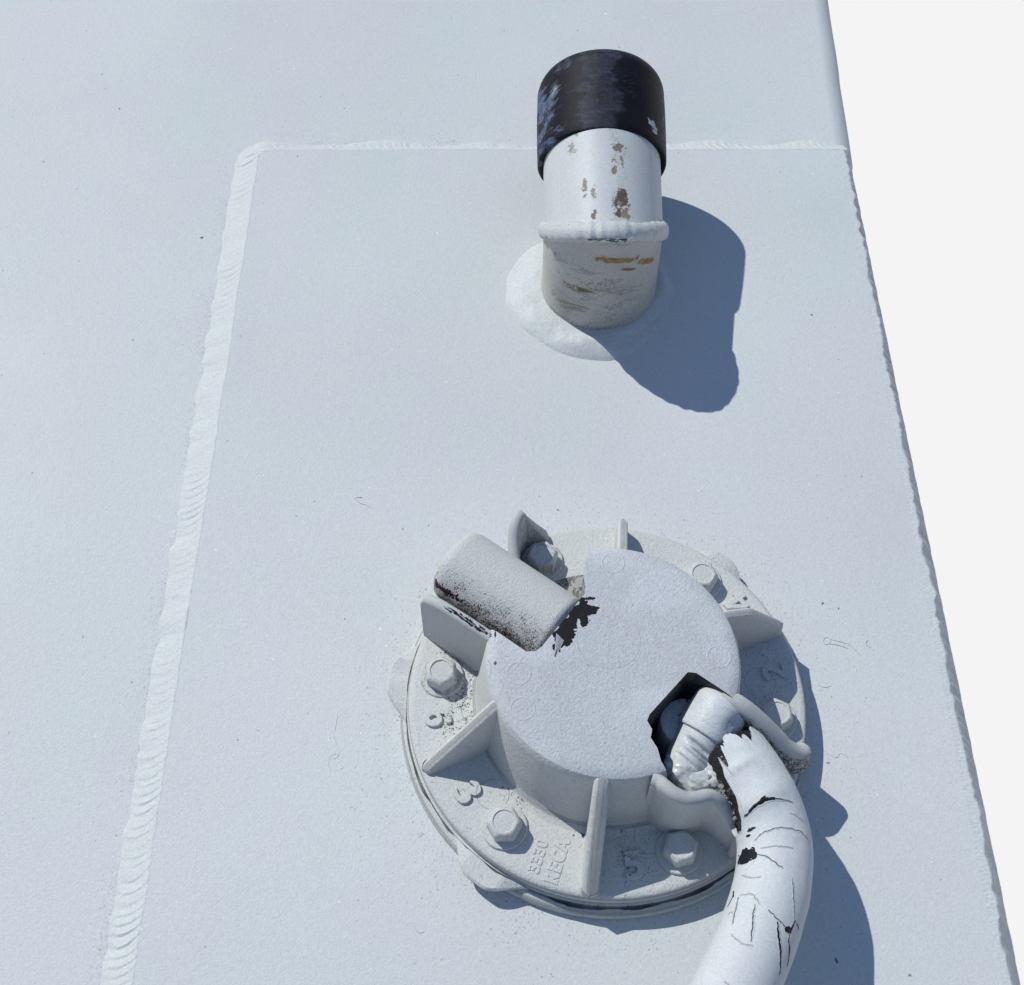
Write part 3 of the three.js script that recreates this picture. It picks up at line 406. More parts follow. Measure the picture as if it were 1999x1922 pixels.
// ---------------------------------------------------------------- FUEL LEVEL SENDER
const sender = thing('fuel_sender', 'round white painted fuel level sender with ribbed cover, bolted to the tank top', 'fuel sender', [CX, 0, CZ]);
const A37 = 37 * Math.PI / 180, toXZ = (u, v) => [u * Math.cos(A37) - v * Math.sin(A37), u * Math.sin(A37) + v * Math.cos(A37)];
{
  // weld-on ring of the tank, gasket with tabs, flange
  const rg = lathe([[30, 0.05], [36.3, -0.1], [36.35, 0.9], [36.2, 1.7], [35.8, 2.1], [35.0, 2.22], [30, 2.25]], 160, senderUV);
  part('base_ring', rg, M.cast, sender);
  const tabs = [[126, 3.4, 10.5], [187, 3.6, 11.5], [309, 2.6, 9]];
  const gr = (th) => { let r = 35.0; for (const [d, h, w] of tabs) { const x = Math.abs(((th - d + 540) % 360) - 180); r += (h + 0.2) * (1 - smooth(w * 0.2, w * 1.25, x)); } return r; };
  const gp = [[-99, 0], [-0.3, 0], [0, 0.25], [0, 0.75], [-0.35, 1.08], [-99, 1.12]];
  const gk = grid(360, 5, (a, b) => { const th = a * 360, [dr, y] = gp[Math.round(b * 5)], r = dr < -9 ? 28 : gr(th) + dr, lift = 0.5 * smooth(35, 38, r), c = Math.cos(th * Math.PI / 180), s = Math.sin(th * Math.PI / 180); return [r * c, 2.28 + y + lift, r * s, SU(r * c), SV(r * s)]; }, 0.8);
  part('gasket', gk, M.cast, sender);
  const fl = lathe([[20, 3.5], [34.2, 3.5], [34.6, 3.8], [34.65, 5.1], [34.5, 5.6], [34.1, 5.93], [33.4, 6.0], [10, 6.02], [0.01, 6.02]], 160, senderUV);
  part('flange', fl, M.cast, sender);

  // cover: hollowed by two channels, one for the float tube and one for the cable
  const solid = (prof, seg) => { let g = new THREE.LatheGeometry(prof.map(([r, y]) => new THREE.Vector2(r, y)), seg); g.deleteAttribute('normal'); g = toCreasedNormals(g, 0.55); return g; };
  const prof = [[0, 5.5], [24.6, 5.5], [24.4, 6.05], [23.4, 6.35], [22.85, 6.9], [22.6, 7.8], [22.2, 11], [21.0, 20.5], [20.85, 21.6], [20.45, 22.4], [19.7, 22.85], [18.6, 23.0], [10, 23.02], [0, 23.02]];
  const body = mapUV(solid(prof, 144), senderUV);
  const prism = (pts, y0, y1) => { const sh = new THREE.Shape(pts.map(([u, v]) => { const [x, z] = toXZ(u, v); return new THREE.Vector2(x, -z); })); let g = new THREE.ExtrudeGeometry(sh, { depth: y1 - y0, bevelEnabled: false, steps: 1 }); g.rotateX(-Math.PI / 2); g.translate(0, y0, 0); const uv = g.attributes.uv; for (let i = 0; i < uv.count; i++) uv.setXY(i, uv.getX(i) / 12, uv.getY(i) / 12); return g; };
  const notch1 = [[-45, 7.9], [-11.8, 7.9], [-10.6, 6.9], [-10.3, 5.6], [-10.3, -6.5], [-10.9, -7.6], [-12.4, -9.0], [-13.6, -11.2], [-14.2, -13.4], [-16.5, -17], [-45, -40]];
  const notch2 = [[10.3, 4.9], [10.6, 6.0], [12.0, 6.7], [12.6, 8.0], [14.4, 8.8], [16, 10.2], [19.5, 11.6], [45, 30], [45, -5.6], [12.4, -5.6], [11.2, -4.9]];
  const ev = new Evaluator(); ev.useGroups = true;
  const brush = (g, m) => { const b = new Brush(g, m); b.updateMatrixWorld(); return b; };
  const innerWhite = M.cast;
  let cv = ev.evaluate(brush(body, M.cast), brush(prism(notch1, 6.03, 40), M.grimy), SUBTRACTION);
  cv.updateMatrixWorld(); cv = ev.evaluate(cv, brush(prism(notch2, 6.04, 40), M.grimeShade), SUBTRACTION);
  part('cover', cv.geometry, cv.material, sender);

  // gussets between cover and flange: [angle, [radius, height] of the top edge from the cover outwards]
  const rib = (deg, top, t) => {
    const seg = [], n = 30; const a = deg * Math.PI / 180, c = Math.cos(a), s = Math.sin(a);
    const hAt = (r) => { for (let i = 0; i < top.length - 1; i++) if (r <= top[i + 1][0]) return lerp(top[i][1], top[i + 1][1], (r - top[i][0]) / (top[i + 1][0] - top[i][0])); return top[top.length - 1][1]; };
    return grid(14, n, (q, b) => {
      const r0 = top[0][0], r1 = top[top.length - 1][0]; let r = lerp(r0, r1, b), h = 0; for (let k = -2; k <= 2; k++) h += hAt(clamp(r + k * 0.28, r0, r1)) / 5; h = Math.max(h, 5.4);
      const endT = Math.sqrt(clamp((r1 - r) / 0.8)) * 0.9 + 0.1, half = t / 2 * endT, pf = [[-1.35, 5.6], [-1.1, 6.2], [-1, 7], [-0.95, 0], [-0.9, 0], [-0.75, 0], [-0.45, 0], [0, 0]];
      const k = Math.round(q * 14), m = k > 7 ? 14 - k : k, sg = k > 7 ? -1 : 1, [px, py] = pf[m];
      const yy = m < 3 ? Math.min(py, h) : [0, 0, 0, h - t * 0.42, h - t * 0.25, h - t * 0.12, h - t * 0.03, h][m], v = px * half * sg;
      return [c * r - s * v, Math.max(yy, 5.4), s * r + c * v, m < 7 ? ((deg / 360 + r / 132 + (sg > 0 ? 0.1 : 0)) % 1) : SU(c * r), m < 7 ? SV(60 - clamp(yy - 3, 0, 20)) : SV(s * r)];
    }, 0.75);
  };
  part('rib', rib(157.4, [[19.5, 22.4], [20.8, 22.2], [34.3, 6.1]], 2.2), M.cast, sender);
  part('rib', rib(97, [[19.5, 22.6], [20.8, 22.4], [22.5, 21], [34.6, 6.9]], 2.8), M.cast, sender);
  part('rib', rib(337.6, [[19.5, 22.6], [21, 22.4], [26.2, 19.5], [34.4, 8.2]], 2.0), M.cast, sender);
  part('rib', rib(277, [[19.5, 22.4], [21, 21.5], [34.4, 9.4]], 2.0), M.cast, sender);

  // upright channel walls along a path [x, z, height of the top]
  const wall = (pts, t, y0 = 5.6, endIn = 0) => {
    const cv = new THREE.CatmullRomCurve3(pts.map(([x, z, h]) => new THREE.Vector3(x, h, z)), false, 'centripetal'), n = 90, P = cv.getSpacedPoints(n), L = cv.getLength();
    const rr = t / 2;
    return grid(22, n, (q, b) => {
      const i = Math.round(b * n), p = P[i], d = new THREE.Vector3().subVectors(P[Math.min(n, i + 1)], P[Math.max(0, i - 1)]).setY(0).normalize(), along = b * L;
      const e = Math.sqrt(1 - Math.pow(1 - clamp((L - along) / 1.1), 2)) , e0 = endIn ? Math.sqrt(1 - Math.pow(1 - clamp(along / 1.1), 2)) : 1, w = rr * Math.max(0.04, Math.min(e, e0)), h = p.y - 0.9 * (1 - Math.min(e, e0));
      const k = Math.round(q * 22); let v, y;
      if (k <= 6) { v = -(1 + 0.16 * (1 - k / 6)); y = lerp(y0, h - rr, k / 6); } else if (k >= 16) { v = 1 + 0.16 * (k - 16) / 6; y = lerp(h - rr, y0, (k - 16) / 6); } else { const a = (k - 6) / 10 * Math.PI; v = -Math.cos(a); y = h - rr + rr * Math.sin(a); }
      return [p.x - d.z * v * w, y, p.z + d.x * v * w, b, q];
    }, 0.9);
  };
  part('guide_wall', wall([[...toXZ(-16.5, 8.85), 22.6], [...toXZ(-20, 8.85), 22.5], [...toXZ(-26, 8.85), 22.1], [...toXZ(-30, 8.85), 21.4], [...toXZ(-32.4, 8.85), 20.0], [...toXZ(-33.2, 8.85), 17.5]], 1.9), wallMat(201, 0, 0, [[0.30, 0.47, 70, 60], [0.42, 0.49, 90, 50], [0.18, 0.49, 50, 60], [0.55, 0.47, 60, 40], [0.08, 0.5, 46, 60], [0.02, 0.52, 30, 60], [0.36, 0.55, 40, 30]]), sender, { label: 'gusset wall beside the float tube, paint flaking off its top edge' });
  part('guide_wall', wall([[-15.6, -19.5, 15.2], [-16.2, -24, 17], [-15.9, -28, 18.8], [-14.9, -30.2, 18.6], [-13.5, -31.2, 14.6], [-11.6, -31.8, 10.4], [-9.6, -32, 7.2]], 2.0, 5.6, 1), wallMat(211, -1, 0.25), sender);
  part('guide_wall', wall([[17.3, 6.2, 22.4], [19.0, 7.0, 22.6], [21.1, 8.2, 22.1], [24, 9.8, 20], [27, 11.4, 17], [28.8, 12.1, 15], [31.1, 12.0, 12.8], [33.0, 11.0, 11.6]], 3.0), wallMat(221, -1, 1.15), sender, { label: 'gap wall with black grit on its inner face' });
  part('guide_wall', wall([[5.2, 20.1, 22.6], [6.2, 20.5, 22.7], [7, 21.3, 22.9], [8.5, 22.5, 22.8], [10.3, 23.1, 22.3], [12, 22.9, 21.8], [14.2, 22.3, 21], [15.7, 22.7, 20], [17.5, 24, 17.5], [19.1, 25.4, 14.5], [19.7, 26.6, 11.5], [19.5, 28, 8.6]], 2.2), wallMat(231, 1, 0.15), sender, { label: 'wavy gap wall beside the cable' });

  // float tube lying in the first channel
  const tc = canvas(1024, 1024), x = tc.getContext('2d');
  paint(x, 1024, 1024, 26, WARM, { grain: 0.08, seed: 301, cell: 10, cloud: 0.02 });
  specks(x, 7000, [0, 0, 1024, 1024], () => 0.5, [0.8, 2.2], '96,98,98', [0.1, 0.4]);
  // u: length from the outer end, v: 0.5 = top, larger = right looking outwards
  const V = (v) => (1 - v) * 1024;
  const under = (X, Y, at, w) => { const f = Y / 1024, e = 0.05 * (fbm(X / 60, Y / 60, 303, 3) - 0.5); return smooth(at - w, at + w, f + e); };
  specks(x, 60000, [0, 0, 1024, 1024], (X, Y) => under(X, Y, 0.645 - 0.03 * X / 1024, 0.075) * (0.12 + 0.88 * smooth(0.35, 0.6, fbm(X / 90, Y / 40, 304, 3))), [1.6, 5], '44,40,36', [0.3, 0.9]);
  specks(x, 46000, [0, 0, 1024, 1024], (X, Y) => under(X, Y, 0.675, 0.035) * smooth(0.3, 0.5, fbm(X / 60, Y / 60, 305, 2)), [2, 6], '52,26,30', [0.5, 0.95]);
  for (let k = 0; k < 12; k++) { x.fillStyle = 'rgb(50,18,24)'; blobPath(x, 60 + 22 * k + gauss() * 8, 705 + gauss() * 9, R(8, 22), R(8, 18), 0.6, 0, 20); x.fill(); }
  const tubeMat = new THREE.MeshPhysicalMaterial({ map: tex(tc), bumpMap: grain(2), bumpScale: 0.00012, roughness: 0.6, specularIntensity: 0.45 });
  const TR = 6.75, tv = -0.75, ty = 16.4, uo = -34.6, ui = -10.2, tp = [[0, uo], [TR * 0.5, uo + 0.1], [TR - 1.3, uo + 0.45], [TR - 0.45, uo + 1.1], [TR - 0.1, uo + 1.9], [TR, uo + 2.8]];
  for (let k = 1; k <= 12; k++) tp.push([TR, lerp(uo + 2.8, ui, k / 12)]); tp.push([0, ui]);
  const tb = grid(72, tp.length - 1, (a, b) => { const [r, u] = tp[Math.round(b * (tp.length - 1))], ph = (a - 0.5) * 2 * Math.PI, v = tv - r * Math.sin(ph), [X, Z] = toXZ(u, v); return [X, ty + r * Math.cos(ph), Z, (u - uo) / (ui - uo), a]; });
  part('float_tube', closeSeam(tb, 72, tp.length - 1), tubeMat, sender);

  // floors of the channels; their dark colour paints in deep shade as well as dirt
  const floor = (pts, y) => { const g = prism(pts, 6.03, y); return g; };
  part('channel_floor', floor([[10.4, -5.5], [20.5, -5.5], [23.5, -4], [23.5, 6], [20.5, 11], [14.5, 8.7], [10.4, 4.8]], 6.3), M.grimeShade, sender);
  part('channel_floor', floor([[-29, 7.8], [-10.4, 7.8], [-10.4, -7.0], [-13, -8.0], [-23, -8.0], [-24.5, -7]], 6.25), M.grimeShade, sender);

  // boss seen down in the cable gap
  const boss = lathe([[4.3, 6], [4.3, 15.6], [4.0, 16.1], [3.4, 16.3], [0.01, 16.3]], 48); boss.translate(11.9, 0, 8.6);
  part('terminal_boss', mapUV(boss, (X, Y, Z) => [SU(X * 0.6 - 22), SV(Z * 0.6 - 30)]), M.cast, sender);

  // curled flake of paint beside the bare metal
  const fk = grid(10, 8, (a, b) => { const w = 1.15 * (1 - b * 0.96), [X, Z] = toXZ(-8.6 + 1.0 * b + (a - 0.5) * 2 * w * 0.9, 2.6 + 3.3 * b); return [X, 23.06 + 0.75 * Math.pow(1 - a, 2) * (1 - b) + 0.12 * b + 0.12 * Math.sin(a * 5), Z, a * 0.05, b * 0.05]; });
  part('paint_flake', fk, M.cast, sender);

  // bolts: hexagon head with chamfer, on a washer
  const steel = new THREE.MeshPhysicalMaterial({ map: tex((() => { const c = canvas(512, 512), q = c.getContext('2d'); paint(q, 512, 512, 40, WARM, { grain: 0.07, seed: 401, cell: 3, cloud: 0.03 }); specks(q, 1600, [0, 0, 512, 512], () => 0.5, [0.8, 2.4], '96,96,96', [0.1, 0.4]); return c; })()), bumpMap: grain(0.5), bumpScale: 0.0001, roughness: 0.55, specularIntensity: 0.5 });
  const dirty = new THREE.MeshPhysicalMaterial({ map: tex((() => { const c = canvas(512, 512), q = c.getContext('2d'); paint(q, 512, 512, 40, WARM, { grain: 0.07, seed: 402, cell: 3, cloud: 0.03 }); specks(q, 24000, [0, 0, 512, 512], (X, Y) => { const r = Math.hypot(X - 256, Y - 256) / 512 * 12; return smooth(0.42, 0.6, fbm(X / 40, Y / 40, 403, 3)) * (smooth(2.2, 2.55, r) * (1 - smooth(2.65, 2.9, r)) + smooth(3.6, 4, r) * 0.9 + 0.05); }, [0.8, 2.6], '26,26,26', [0.4, 0.95]); return c; })()), bumpMap: grain(0.5), bumpScale: 0.0001, roughness: 0.6, specularIntensity: 0.45 });
  const hexR = (th, r, k) => { const a = ((th % (Math.PI / 3)) + Math.PI / 3) % (Math.PI / 3) - Math.PI / 6, hx = r / Math.cos(a); return lerp(r, Math.min(hx, r * 1.13), k); };
  const bp = [[3.55, 0.5, 1], [3.55, 2.6, 1], [3.45, 3.0, 0.9], [3.1, 3.45, 0.35], [2.75, 3.62, 0], [2.55, 3.6, 0], [2.42, 3.42, 0], [2.3, 3.42, 0], [1.2, 3.46, 0], [0.001, 3.46, 0]];
  const head = grid(96, bp.length - 1, (a, b) => { const [r, y, k] = bp[Math.round(b * (bp.length - 1))], th = a * 2 * Math.PI, q = hexR(th, r, k); return [q * Math.cos(th), y, -q * Math.sin(th), 0.5 + q * Math.cos(th) / 12, 0.5 + q * Math.sin(th) / 12 + (y < 2.8 ? (3 - y) * 0.02 : 0)]; }, 0.6);
  const washer = lathe([[3, 0], [5.2, 0], [5.3, 0.3], [5.05, 0.56], [3.2, 0.6]], 48, (X, Y, Z) => [0.5 + X / 12, 0.5 - Z / 12]);
  head.scale(0.001, 0.001, 0.001); washer.scale(0.001, 0.001, 0.001);
  [[248, 0.2, 0.05, 1], [308.7, 1.0, 0.02, 0], [8.4, 0.6, 0, 0], [68.4, 0.25, 0, 0], [127.7, 0.0, 0.02, 0], [187.3, 0.55, 0.04, 1]].forEach(([deg, turn, lean, d]) => {
    const a = deg * Math.PI / 180, b = new THREE.Group(); b.name = 'bolt'; b.position.set(0.029 * Math.cos(a), 0.006, 0.029 * Math.sin(a)); b.rotation.set(lean, turn, lean * 0.6);
    b.scale.set(0.73, 1.0, 0.73); finish('bolt_head', head, d ? dirty : steel, b); finish('washer', washer, d ? dirty : steel, b); sender.add(b);
  });

  // raised lettering
  const font = await new FontLoader().loadAsync('fonts/droid/droid_sans_bold.typeface.json');
  const text = (str, size, deep, X, Z, yaw, name) => {
    let g = new TextGeometry(str, { font, size, depth: deep, curveSegments: 5, bevelEnabled: true, bevelThickness: deep > 0.1 ? 0.14 : 0.1, bevelSize: 0.1, bevelSegments: 2 });
    g.computeBoundingBox(); const bb = g.boundingBox; g.translate(-(bb.min.x + bb.max.x) / 2, -(bb.min.y + bb.max.y) / 2, 0); g.rotateX(-Math.PI / 2); g.rotateY(yaw); g.translate(X, 5.98, Z);
    mapUV(g, (x, y, z) => [SU(x), SV(z)]); part(name, g, M.cast, sender);
  };
  const outward = (X, Z) => Math.PI / 2 - Math.atan2(Z, X);
  for (const [s, X, Z] of [['5', 3.2, 29.2], ['3', -23.9, 17.0], ['6', -29.3, 3.9], ['2', 29.7, -4.6], ['4', 24.4, -18.1]]) text(s, 4.4, 0.5, X, Z, outward(X, Z), 'number');
  text('3330', 1.85, 0.07, -12.3, 27.6, 72 * Math.PI / 180, 'lettering'); text('RECA', 2.2, 0.07, -9.2, 28.4, 72 * Math.PI / 180, 'lettering');
}

// ---------------------------------------------------------------- CABLE with its cracked sheath, boot and sealant
const cable = thing('cable', 'thick white painted cable with cracked sheath bending out of the fuel sender', 'cable', [CX, 0, CZ]);
{
  const path = [[18.9, 14.9, 13.4], [20.0, 15.5, 15.4], [22.6, 15.8, 20.6], [24.4, 15.2, 27.2], [23.5, 15.6, 34], [20.3, 17.2, 42.1], [15.6, 19.4, 50.4], [9, 23, 60], [0, 28, 70]];
  const c = canvas(2048, 1024), x = c.getContext('2d'), bc = canvas(2048, 1024), b = bc.getContext('2d'), LEN = new THREE.CatmullRomCurve3(path.map((p) => new THREE.Vector3(...p)), false, 'centripetal').getLength();
  paint(x, 2048, 1024, 24, [0.56, 0.592, 0.605], { grain: 0.06, seed: 501, cell: 9, cloud: 0.03, tint: 0.02 });
  b.fillStyle = 'rgb(190,190,190)'; b.fillRect(0, 0, 2048, 1024);
  const S = (s) => s / LEN * 2048, P = (deg) => (1 - (deg / 360 + 0.5)) * 1024;
  specks(x, 5000, [0, 0, 2048, 1024], () => 0.5, [0.7, 2], '96,100,108', [0.1, 0.4]);
  specks(x, 14000, [0, P(-20), S(34), 1024], (X, Y) => smooth(0.4, 0.62, fbm(X / 40, Y / 40, 502, 3)) * smooth(P(-30), P(-100), Y), [0.8, 2.4], '120,118,112', [0.15, 0.5]);
  const torn = (deg) => 0.6 + 0.6 * Math.sin(deg / 17) + 9.5 * smooth(-26, -72, deg) * smooth(-176, -130, deg) + 3.2 * smooth(-6, -40, deg) * smooth(0.42, 0.56, fbm(deg / 14 + 20, 2, 514, 2)) + 3.0 * (fbm(deg / 9 + 60, 5, 515, 4) - 0.4) + 0.9 * (vnoise(deg / 2.2 + 90, 7, 516) - 0.5);
  const hole = (sv, d, rx, ry, seed) => flake(x, b, [S(sv) - rx * 1.6, P(d) - ry * 1.6, S(sv) + rx * 1.6, P(d) + ry * 1.6], (X, Y) => 0.62 - 0.8 * Math.hypot((X - S(sv)) / rx, (Y - P(d)) / ry), { cell: 20, rough: 0.95, col: [26, 28, 34], low: 40, rim: 0.07, rimCol: [226, 230, 234], seed });
  hole(20.6, -58, 62, 68, 621); hole(14.6, -46, 20, 26, 622); hole(16.2, -52, 16, 20, 623); hole(31.2, 36, 20, 22, 624);
  const dk = ['rgb(22,22,28)', 'rgb(20,20,20)'], md = ['rgba(64,66,74,0.7)', 'rgb(90,90,90)'], ft = ['rgba(120,122,130,0.5)', 'rgb(140,140,140)'];
  const cr = (pts, w, col, wob = 3.4) => { const q = pts.map(([s, d]) => [S(s), P(d)]), k = rs; crack([b], q, w + 9, ['rgb(222,222,222)'], wob); rs = k; crack([x], q, w * 0.8, [col[0]], wob); rs = k; crack([b], q, w, [col[1]], wob); };
  cr([[11.4, -48], [10.6, -30], [10.2, -12], [10.6, 6]], 15, dk, 2); cr([[10.5, 0], [11, 16], [11.6, 30]], 4, md); cr([[10.2, -20], [9.9, -10]], 12, dk, 3);
  cr([[20.5, -38], [21.2, -18], [22.6, 4]], 4, md); cr([[17.6, -40], [16, -24], [15.4, 0], [15.8, 30], [16.6, 48]], 3, md); cr([[19.4, -30], [18.8, -8], [18.6, 18]], 2, ft);
  cr([[23.6, 20], [26.6, 30], [29.2, 42]], 3.4, md); cr([[29.2, 42], [29.6, 58]], 4, dk); cr([[29.2, 42], [31.4, 40], [32.4, 42]], 8, dk, 1.5);
  cr([[30.2, -2], [30.8, 12], [30.9, 22], [31.3, 34]], 4, md); cr([[32.4, 42], [33.4, 52], [35, 60]], 9, dk); cr([[31.4, 16], [33, 24], [35.4, 40], [37.2, 50]], 9, dk);
  cr([[27.4, -70], [28.6, -66], [30.2, -72]], 8, dk); cr([[29, -52], [31.5, -50], [34, -46]], 4, md); cr([[31.4, -51], [32, -62]], 2.4, ft); cr([[30, -22], [32, -20], [36, -10]], 4, md); cr([[28.6, -52], [28.4, -30], [29.8, -16]], 2, ft);
  cr([[44, -20], [44.6, 0], [46, 24]], 2, ft); cr([[24.6, -60], [25.4, -40], [25, -26]], 2, ft); cr([[36, -40], [37, -20], [36.6, -6]], 1.6, ft); cr([[13, 20], [14.4, 44]], 1.6, ft);
  const mat = new THREE.MeshPhysicalMaterial({ map: tex(c), bumpMap: tex(bc, false), bumpScale: 0.0005, roughness: 0.58, specularIntensity: 0.45 });
  { // the paint skin starts at a ragged edge and is about half a millimetre thick
    const curve = new THREE.CatmullRomCurve3(path.map((p) => new THREE.Vector3(...p)), false, 'centripetal'), NU = 240, NV = 220, SKIN = 5.85, UP = new THREE.Vector3(0, 1, 0);
    const frame = (sv) => { const t = clamp(sv / LEN), p = curve.getPointAt(t), d = curve.getTangentAt(t), side = new THREE.Vector3().crossVectors(UP, d).normalize(); return [p, side, new THREE.Vector3().crossVectors(d, side)]; };
    curve.arcLengthDivisions = 600;
    const skin = grid(NV, NU, (a, b) => {
      const deg = (a - 0.5) * 360, ph = deg * Math.PI / 180, s0 = Math.max(0.05, torn(deg)), k = Math.round(b * NU), f = Math.max(0, k - 2) / (NU - 2), sv = lerp(s0, LEN * 0.995, Math.pow(f, 1.35)), [p, sd, up] = frame(sv + (k === 0 ? 0.7 : 0));
      const lift = 0.42 * Math.exp(-(sv - s0) / 1.1) * (0.4 + vnoise(deg / 24 + 30, 4, 518)), bulge = 0.4 * Math.exp(-Math.pow((sv - 9.6 + ph * 0.5) / 1.5, 2)) * smooth(-1.6, -0.6, ph) * smooth(1.3, 0, ph) + 0.3 * Math.exp(-Math.pow((sv - 4.4) / 0.7, 2) - Math.pow((ph + 0.35) / 0.5, 2));
      const r = SKIN + 0.3 * (fbm(sv / 3, ph * 1.5 + 20, 521, 3) - 0.5) * smooth(45, 8, sv) + bulge + (k === 0 ? -0.45 : k === 1 ? -0.25 : lift);
      return [p.x + r * (sd.x * Math.sin(ph) + up.x * Math.cos(ph)), p.y + r * (sd.y * Math.sin(ph) + up.y * Math.cos(ph)), p.z + r * (sd.z * Math.sin(ph) + up.z * Math.cos(ph)), sv / LEN, a];
    });
    part('sheath', closeSeam(skin, NV, NU), mat, cable);
    const cc = canvas(512, 512), cx = cc.getContext('2d'); paint(cx, 512, 512, 14, [0.010, 0.0105, 0.013], { grain: 0.4, cloud: 0.4, speck: 0.3, seed: 571, cell: 3 });
    specks(cx, 14000, [0, 0, 512, 512], (X, Y) => smooth(0.5, 0.6, fbm(X / 26, Y / 26, 572, 4)), [1.2, 5], '150,153,152', [0.3, 0.95]);
    part('core', tube(path.slice(0, 5), (t) => t < 0.004 ? 0.05 : t < 0.012 ? 4.9 : 5.3, 90, 48), new THREE.MeshPhysicalMaterial({ map: tex(cc), roughness: 0.7, bumpMap: grain(2), bumpScale: 0.0004 }), cable);
  }
  // granular crust of old paint between sheath and wall
  const gr = []; const ico = new THREE.IcosahedronGeometry(1, 1);
  const pcr = [[14.6, 16.2, 16.2], [15.3, 17.2, 18.2], [16.3, 17.6, 20.2], [17.4, 17.4, 22.2], [18.6, 17.0, 24.4]];
  for (let k = 0; k < 260; k++) { const t = rnd() * (pcr.length - 1), i = t | 0, f = t - i, p = pcr[i], n = pcr[i + 1], g = ico.clone(); const r = R(0.1, 0.42); g.scale(r * R(0.7, 1.3), r * R(0.6, 1.1), r * R(0.7, 1.3)); g.rotateX(R(0, 6)); g.rotateY(R(0, 6)); g.translate(lerp(p[0], n[0], f) + gauss() * 0.75, lerp(p[1], n[1], f) - 0.6 + gauss() * 0.55, lerp(p[2], n[2], f) + gauss() * 0.8); gr.push(g); }
  part('paint_crust', join(gr), new THREE.MeshStandardMaterial({ color: new THREE.Color(0.52, 0.54, 0.53), roughness: 0.8, bumpMap: grain(1), bumpScale: 0.0002 }), cable, { kind: 'stuff' });

  // rubber boot of the terminal: dome, step, grooved neck
  const gloss = new THREE.MeshPhysicalMaterial({ map: tex((() => { const q = canvas(512, 512), y = q.getContext('2d'); paint(y, 512, 512, 30, [0.57, 0.60, 0.61], { grain: 0.03, seed: 531, cell: 5, cloud: 0.03 }); return q; })()), roughness: 0.4, specularIntensity: 0.5, bumpMap: grain(1), bumpScale: 0.00007 });
  const axis = (p0, p1, prof, seg, wob) => { const A = new THREE.Vector3(...p0), B = new THREE.Vector3(...p1), d = new THREE.Vector3().subVectors(B, A), L = d.length(); d.normalize(); const side = new THREE.Vector3().crossVectors(new THREE.Vector3(0, 1, 0), d).normalize(), up = new THREE.Vector3().crossVectors(d, side);
    const g = grid(seg, prof.length - 1, (a, t) => { const [r0, l] = prof[Math.round(t * (prof.length - 1))], ph = (a - 0.5) * 2 * Math.PI, r = r0 + (wob ? wob(l, ph) : 0), q = A.clone().addScaledVector(d, l).addScaledVector(side, r * Math.sin(ph)).addScaledVector(up, r * Math.cos(ph)); return [q.x, q.y, q.z, a, l / 15]; }); return closeSeam(g, seg, prof.length - 1); };
  const bp = []; for (let k = 0; k <= 10; k++) { const a = k / 10 * Math.PI / 2; bp.push([Math.max(0.01, 4.75 * Math.sin(a)), 3.3 - 3.3 * Math.cos(a)]); }
  bp.push([4.8, 5], [4.8, 7], [4.75, 8.6], [4.5, 8.95], [3.9, 9.0]);
  const b0 = [19.4, 18.6, 4.2], b1 = [10.4, 14.2, 17.0];
  part('boot', axis(b0, b1, bp, 56, (l, ph) => -0.55 * Math.exp(-Math.pow((l - 4.8) / 1.1, 2) - Math.pow((ph - 0.75) / 0.26, 2)) - 0.25 * smooth(7.5, 9, l) * smooth(0.6, 1.4, ph)), gloss, cable);
  const np = []; for (let k = 0; k <= 60; k++) np.push([4.2 - 0.012 * k, 8.6 + k * 0.108]); np.push([0.02, 15.3]);
  part('neck', axis(b0, b1, np, 72, (l, ph) => { let d = 0; for (const [c0, w, ph0, wd, dep] of [[11.0, 0.36, 0.25, 0.62, 1.1], [11.9, 0.2, 0.45, 0.5, 0.8], [12.7, 0.3, 0.3, 0.6, 0.35], [13.8, 0.22, 0.0, 0.5, 0.4]]) d -= dep * Math.exp(-Math.pow((l - c0 - 0.5 * (ph - ph0)) / w, 2) - Math.pow((ph - ph0) / wd, 4)); return d + 0.3 * (fbm(l / 1.6, ph * 2 + 9, 541, 2) - 0.5) * smooth(12.5, 16, l); }), gloss, cable);
  // smeared sealant: one continuous lump joining neck and sheath
  const bones = [[[9.4, 13.6, 15.4], [11.6, 12.8, 17.2], 2.8, 2.2], [[11.6, 12.8, 17.2], [14.8, 13.8, 16.2], 2.2, 1.5], [[10.5, 12.5, 17.6], [12.6, 9.6, 19.8], 1.5, 0.9], [[14.8, 13.8, 16.2], [17.4, 15.6, 12.6], 1.9, 1.7], [[15.2, 14.6, 13.4], [18, 15.6, 10.2], 1.9, 1.2], [[9, 12.2, 14.6], [10, 9.8, 18.4], 1.2, 0.8], [[14, 13, 14], [16.6, 13.2, 15.2], 2.2, 1.6]];
  const N = 84, lo = [4, 6, 6], size = 18, field = new Float32Array(N * N * N);
  const mc = new MarchingCubes(N, gloss, false, false, 200000); mc.isolation = 0;
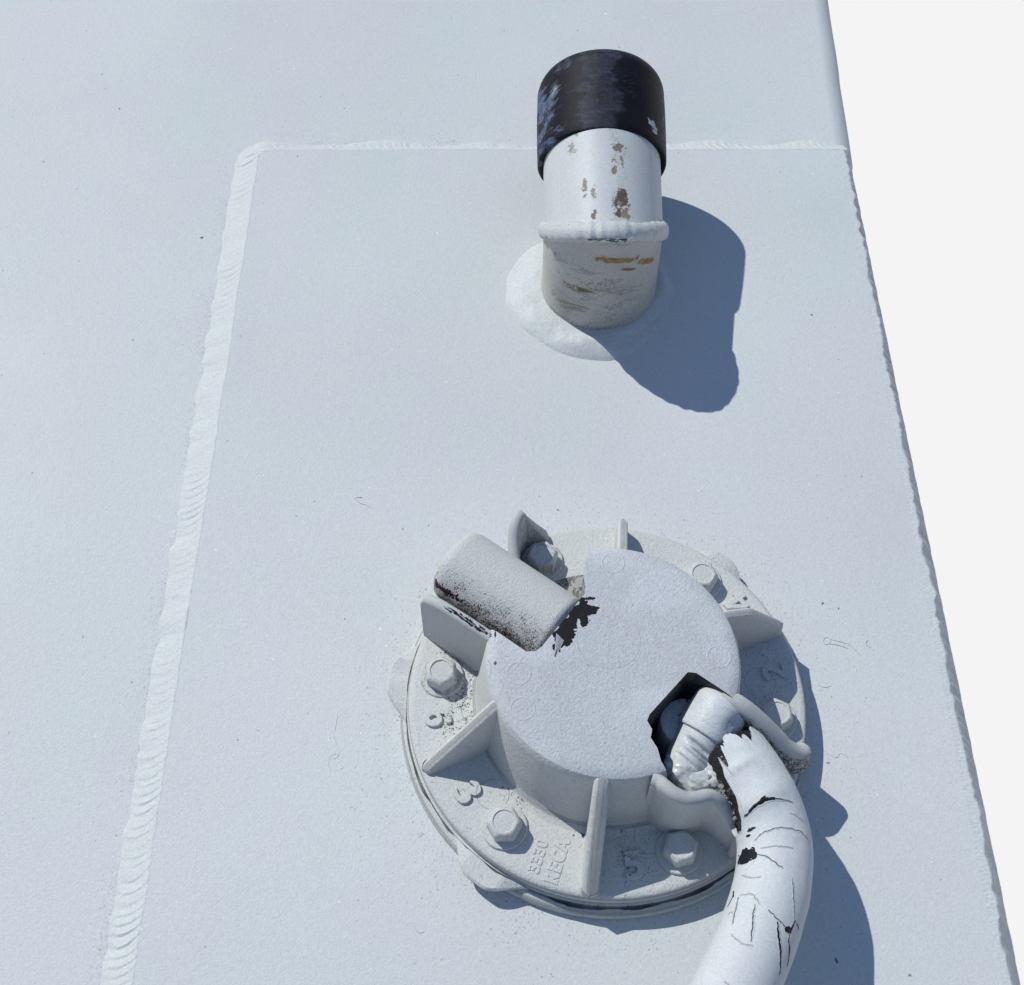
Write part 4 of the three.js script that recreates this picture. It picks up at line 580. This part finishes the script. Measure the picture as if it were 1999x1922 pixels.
  for (let k = 0; k < N; k++) for (let j = 0; j < N; j++) for (let i = 0; i < N; i++) {
    const X = lo[0] - 1.3 + i / (N - 1) * size, Y = lo[1] - 1.7 + j / (N - 1) * size, Z = lo[2] - 1.1 + k / (N - 1) * size; let acc = 0;
    for (const [a, e, r0, r1] of bones) { const dx = e[0] - a[0], dy = e[1] - a[1], dz = e[2] - a[2], t = clamp(((X - a[0]) * dx + (Y - a[1]) * dy + (Z - a[2]) * dz) / (dx * dx + dy * dy + dz * dz)), q = Math.hypot(X - a[0] - dx * t, Y - a[1] - dy * t, Z - a[2] - dz * t) - lerp(r0, r1, t); acc += Math.exp(-(q - 0.12) * 2.4); }
    const nz = 0.8 * (fbm(X / 1.9 + Y * 0.5, Z / 1.5 - Y * 0.4, 551, 2) - 0.5) + 0.16 * (vnoise(X / 0.5 + Y, Z / 0.5 - Y, 553) - 0.5);
    mc.field[k * N * N + j * N + i] = Math.log(acc + 1e-9) / 2.4 + nz;
  }
  mc.update(); const cnt = mc.count, pp = new Float32Array(cnt * 3), nn = new Float32Array(cnt * 3), uu = new Float32Array(cnt * 2);
  for (let i = 0; i < cnt; i++) { for (let q = 0; q < 3; q++) pp[3 * i + q] = lo[q] + (mc.positionArray[3 * i + q] + 1) / 2 * size * N / (N - 1); uu[2 * i] = pp[3 * i] / 12; uu[2 * i + 1] = pp[3 * i + 2] / 12; }
  let sg = new THREE.BufferGeometry(); sg.setAttribute('position', new THREE.BufferAttribute(pp, 3)); sg.setAttribute('uv', new THREE.BufferAttribute(uu, 2)); sg = mergeVertices(sg, 1e-3); sg.computeVertexNormals();
  const sealMat = new THREE.MeshPhysicalMaterial({ map: tex((() => { const q = canvas(512, 512), y = q.getContext('2d'); paint(y, 512, 512, 40, [0.55, 0.57, 0.57], { grain: 0.05, seed: 561, cell: 2.5, cloud: 0.18 }); specks(y, 5000, [0, 0, 512, 512], (X, Y) => smooth(0.5, 0.68, fbm(X / 50, Y / 50, 562, 3)), [0.8, 3], '66,72,80', [0.2, 0.7]); return q; })()), roughness: 0.24, specularIntensity: 0.7 });
  part('sealant', sg, sealMat, cable);
  // torn flap of paint between boot and wall
  const fl = grid(8, 8, (a, t) => { const p = [lerp(18.4, 23.6, a * (1 - t * 0.2)), lerp(16.2, 15.2, a) - 1.6 * t + 0.3 * Math.sin(a * 4), lerp(7.4, 9.6, a) + 2.2 * t * (1 - a)]; return [p[0], p[1], p[2], a * 0.3, t * 0.3]; });
  part('paint_flap', fl, gloss, cable);
}

renderer.render(scene, camera);
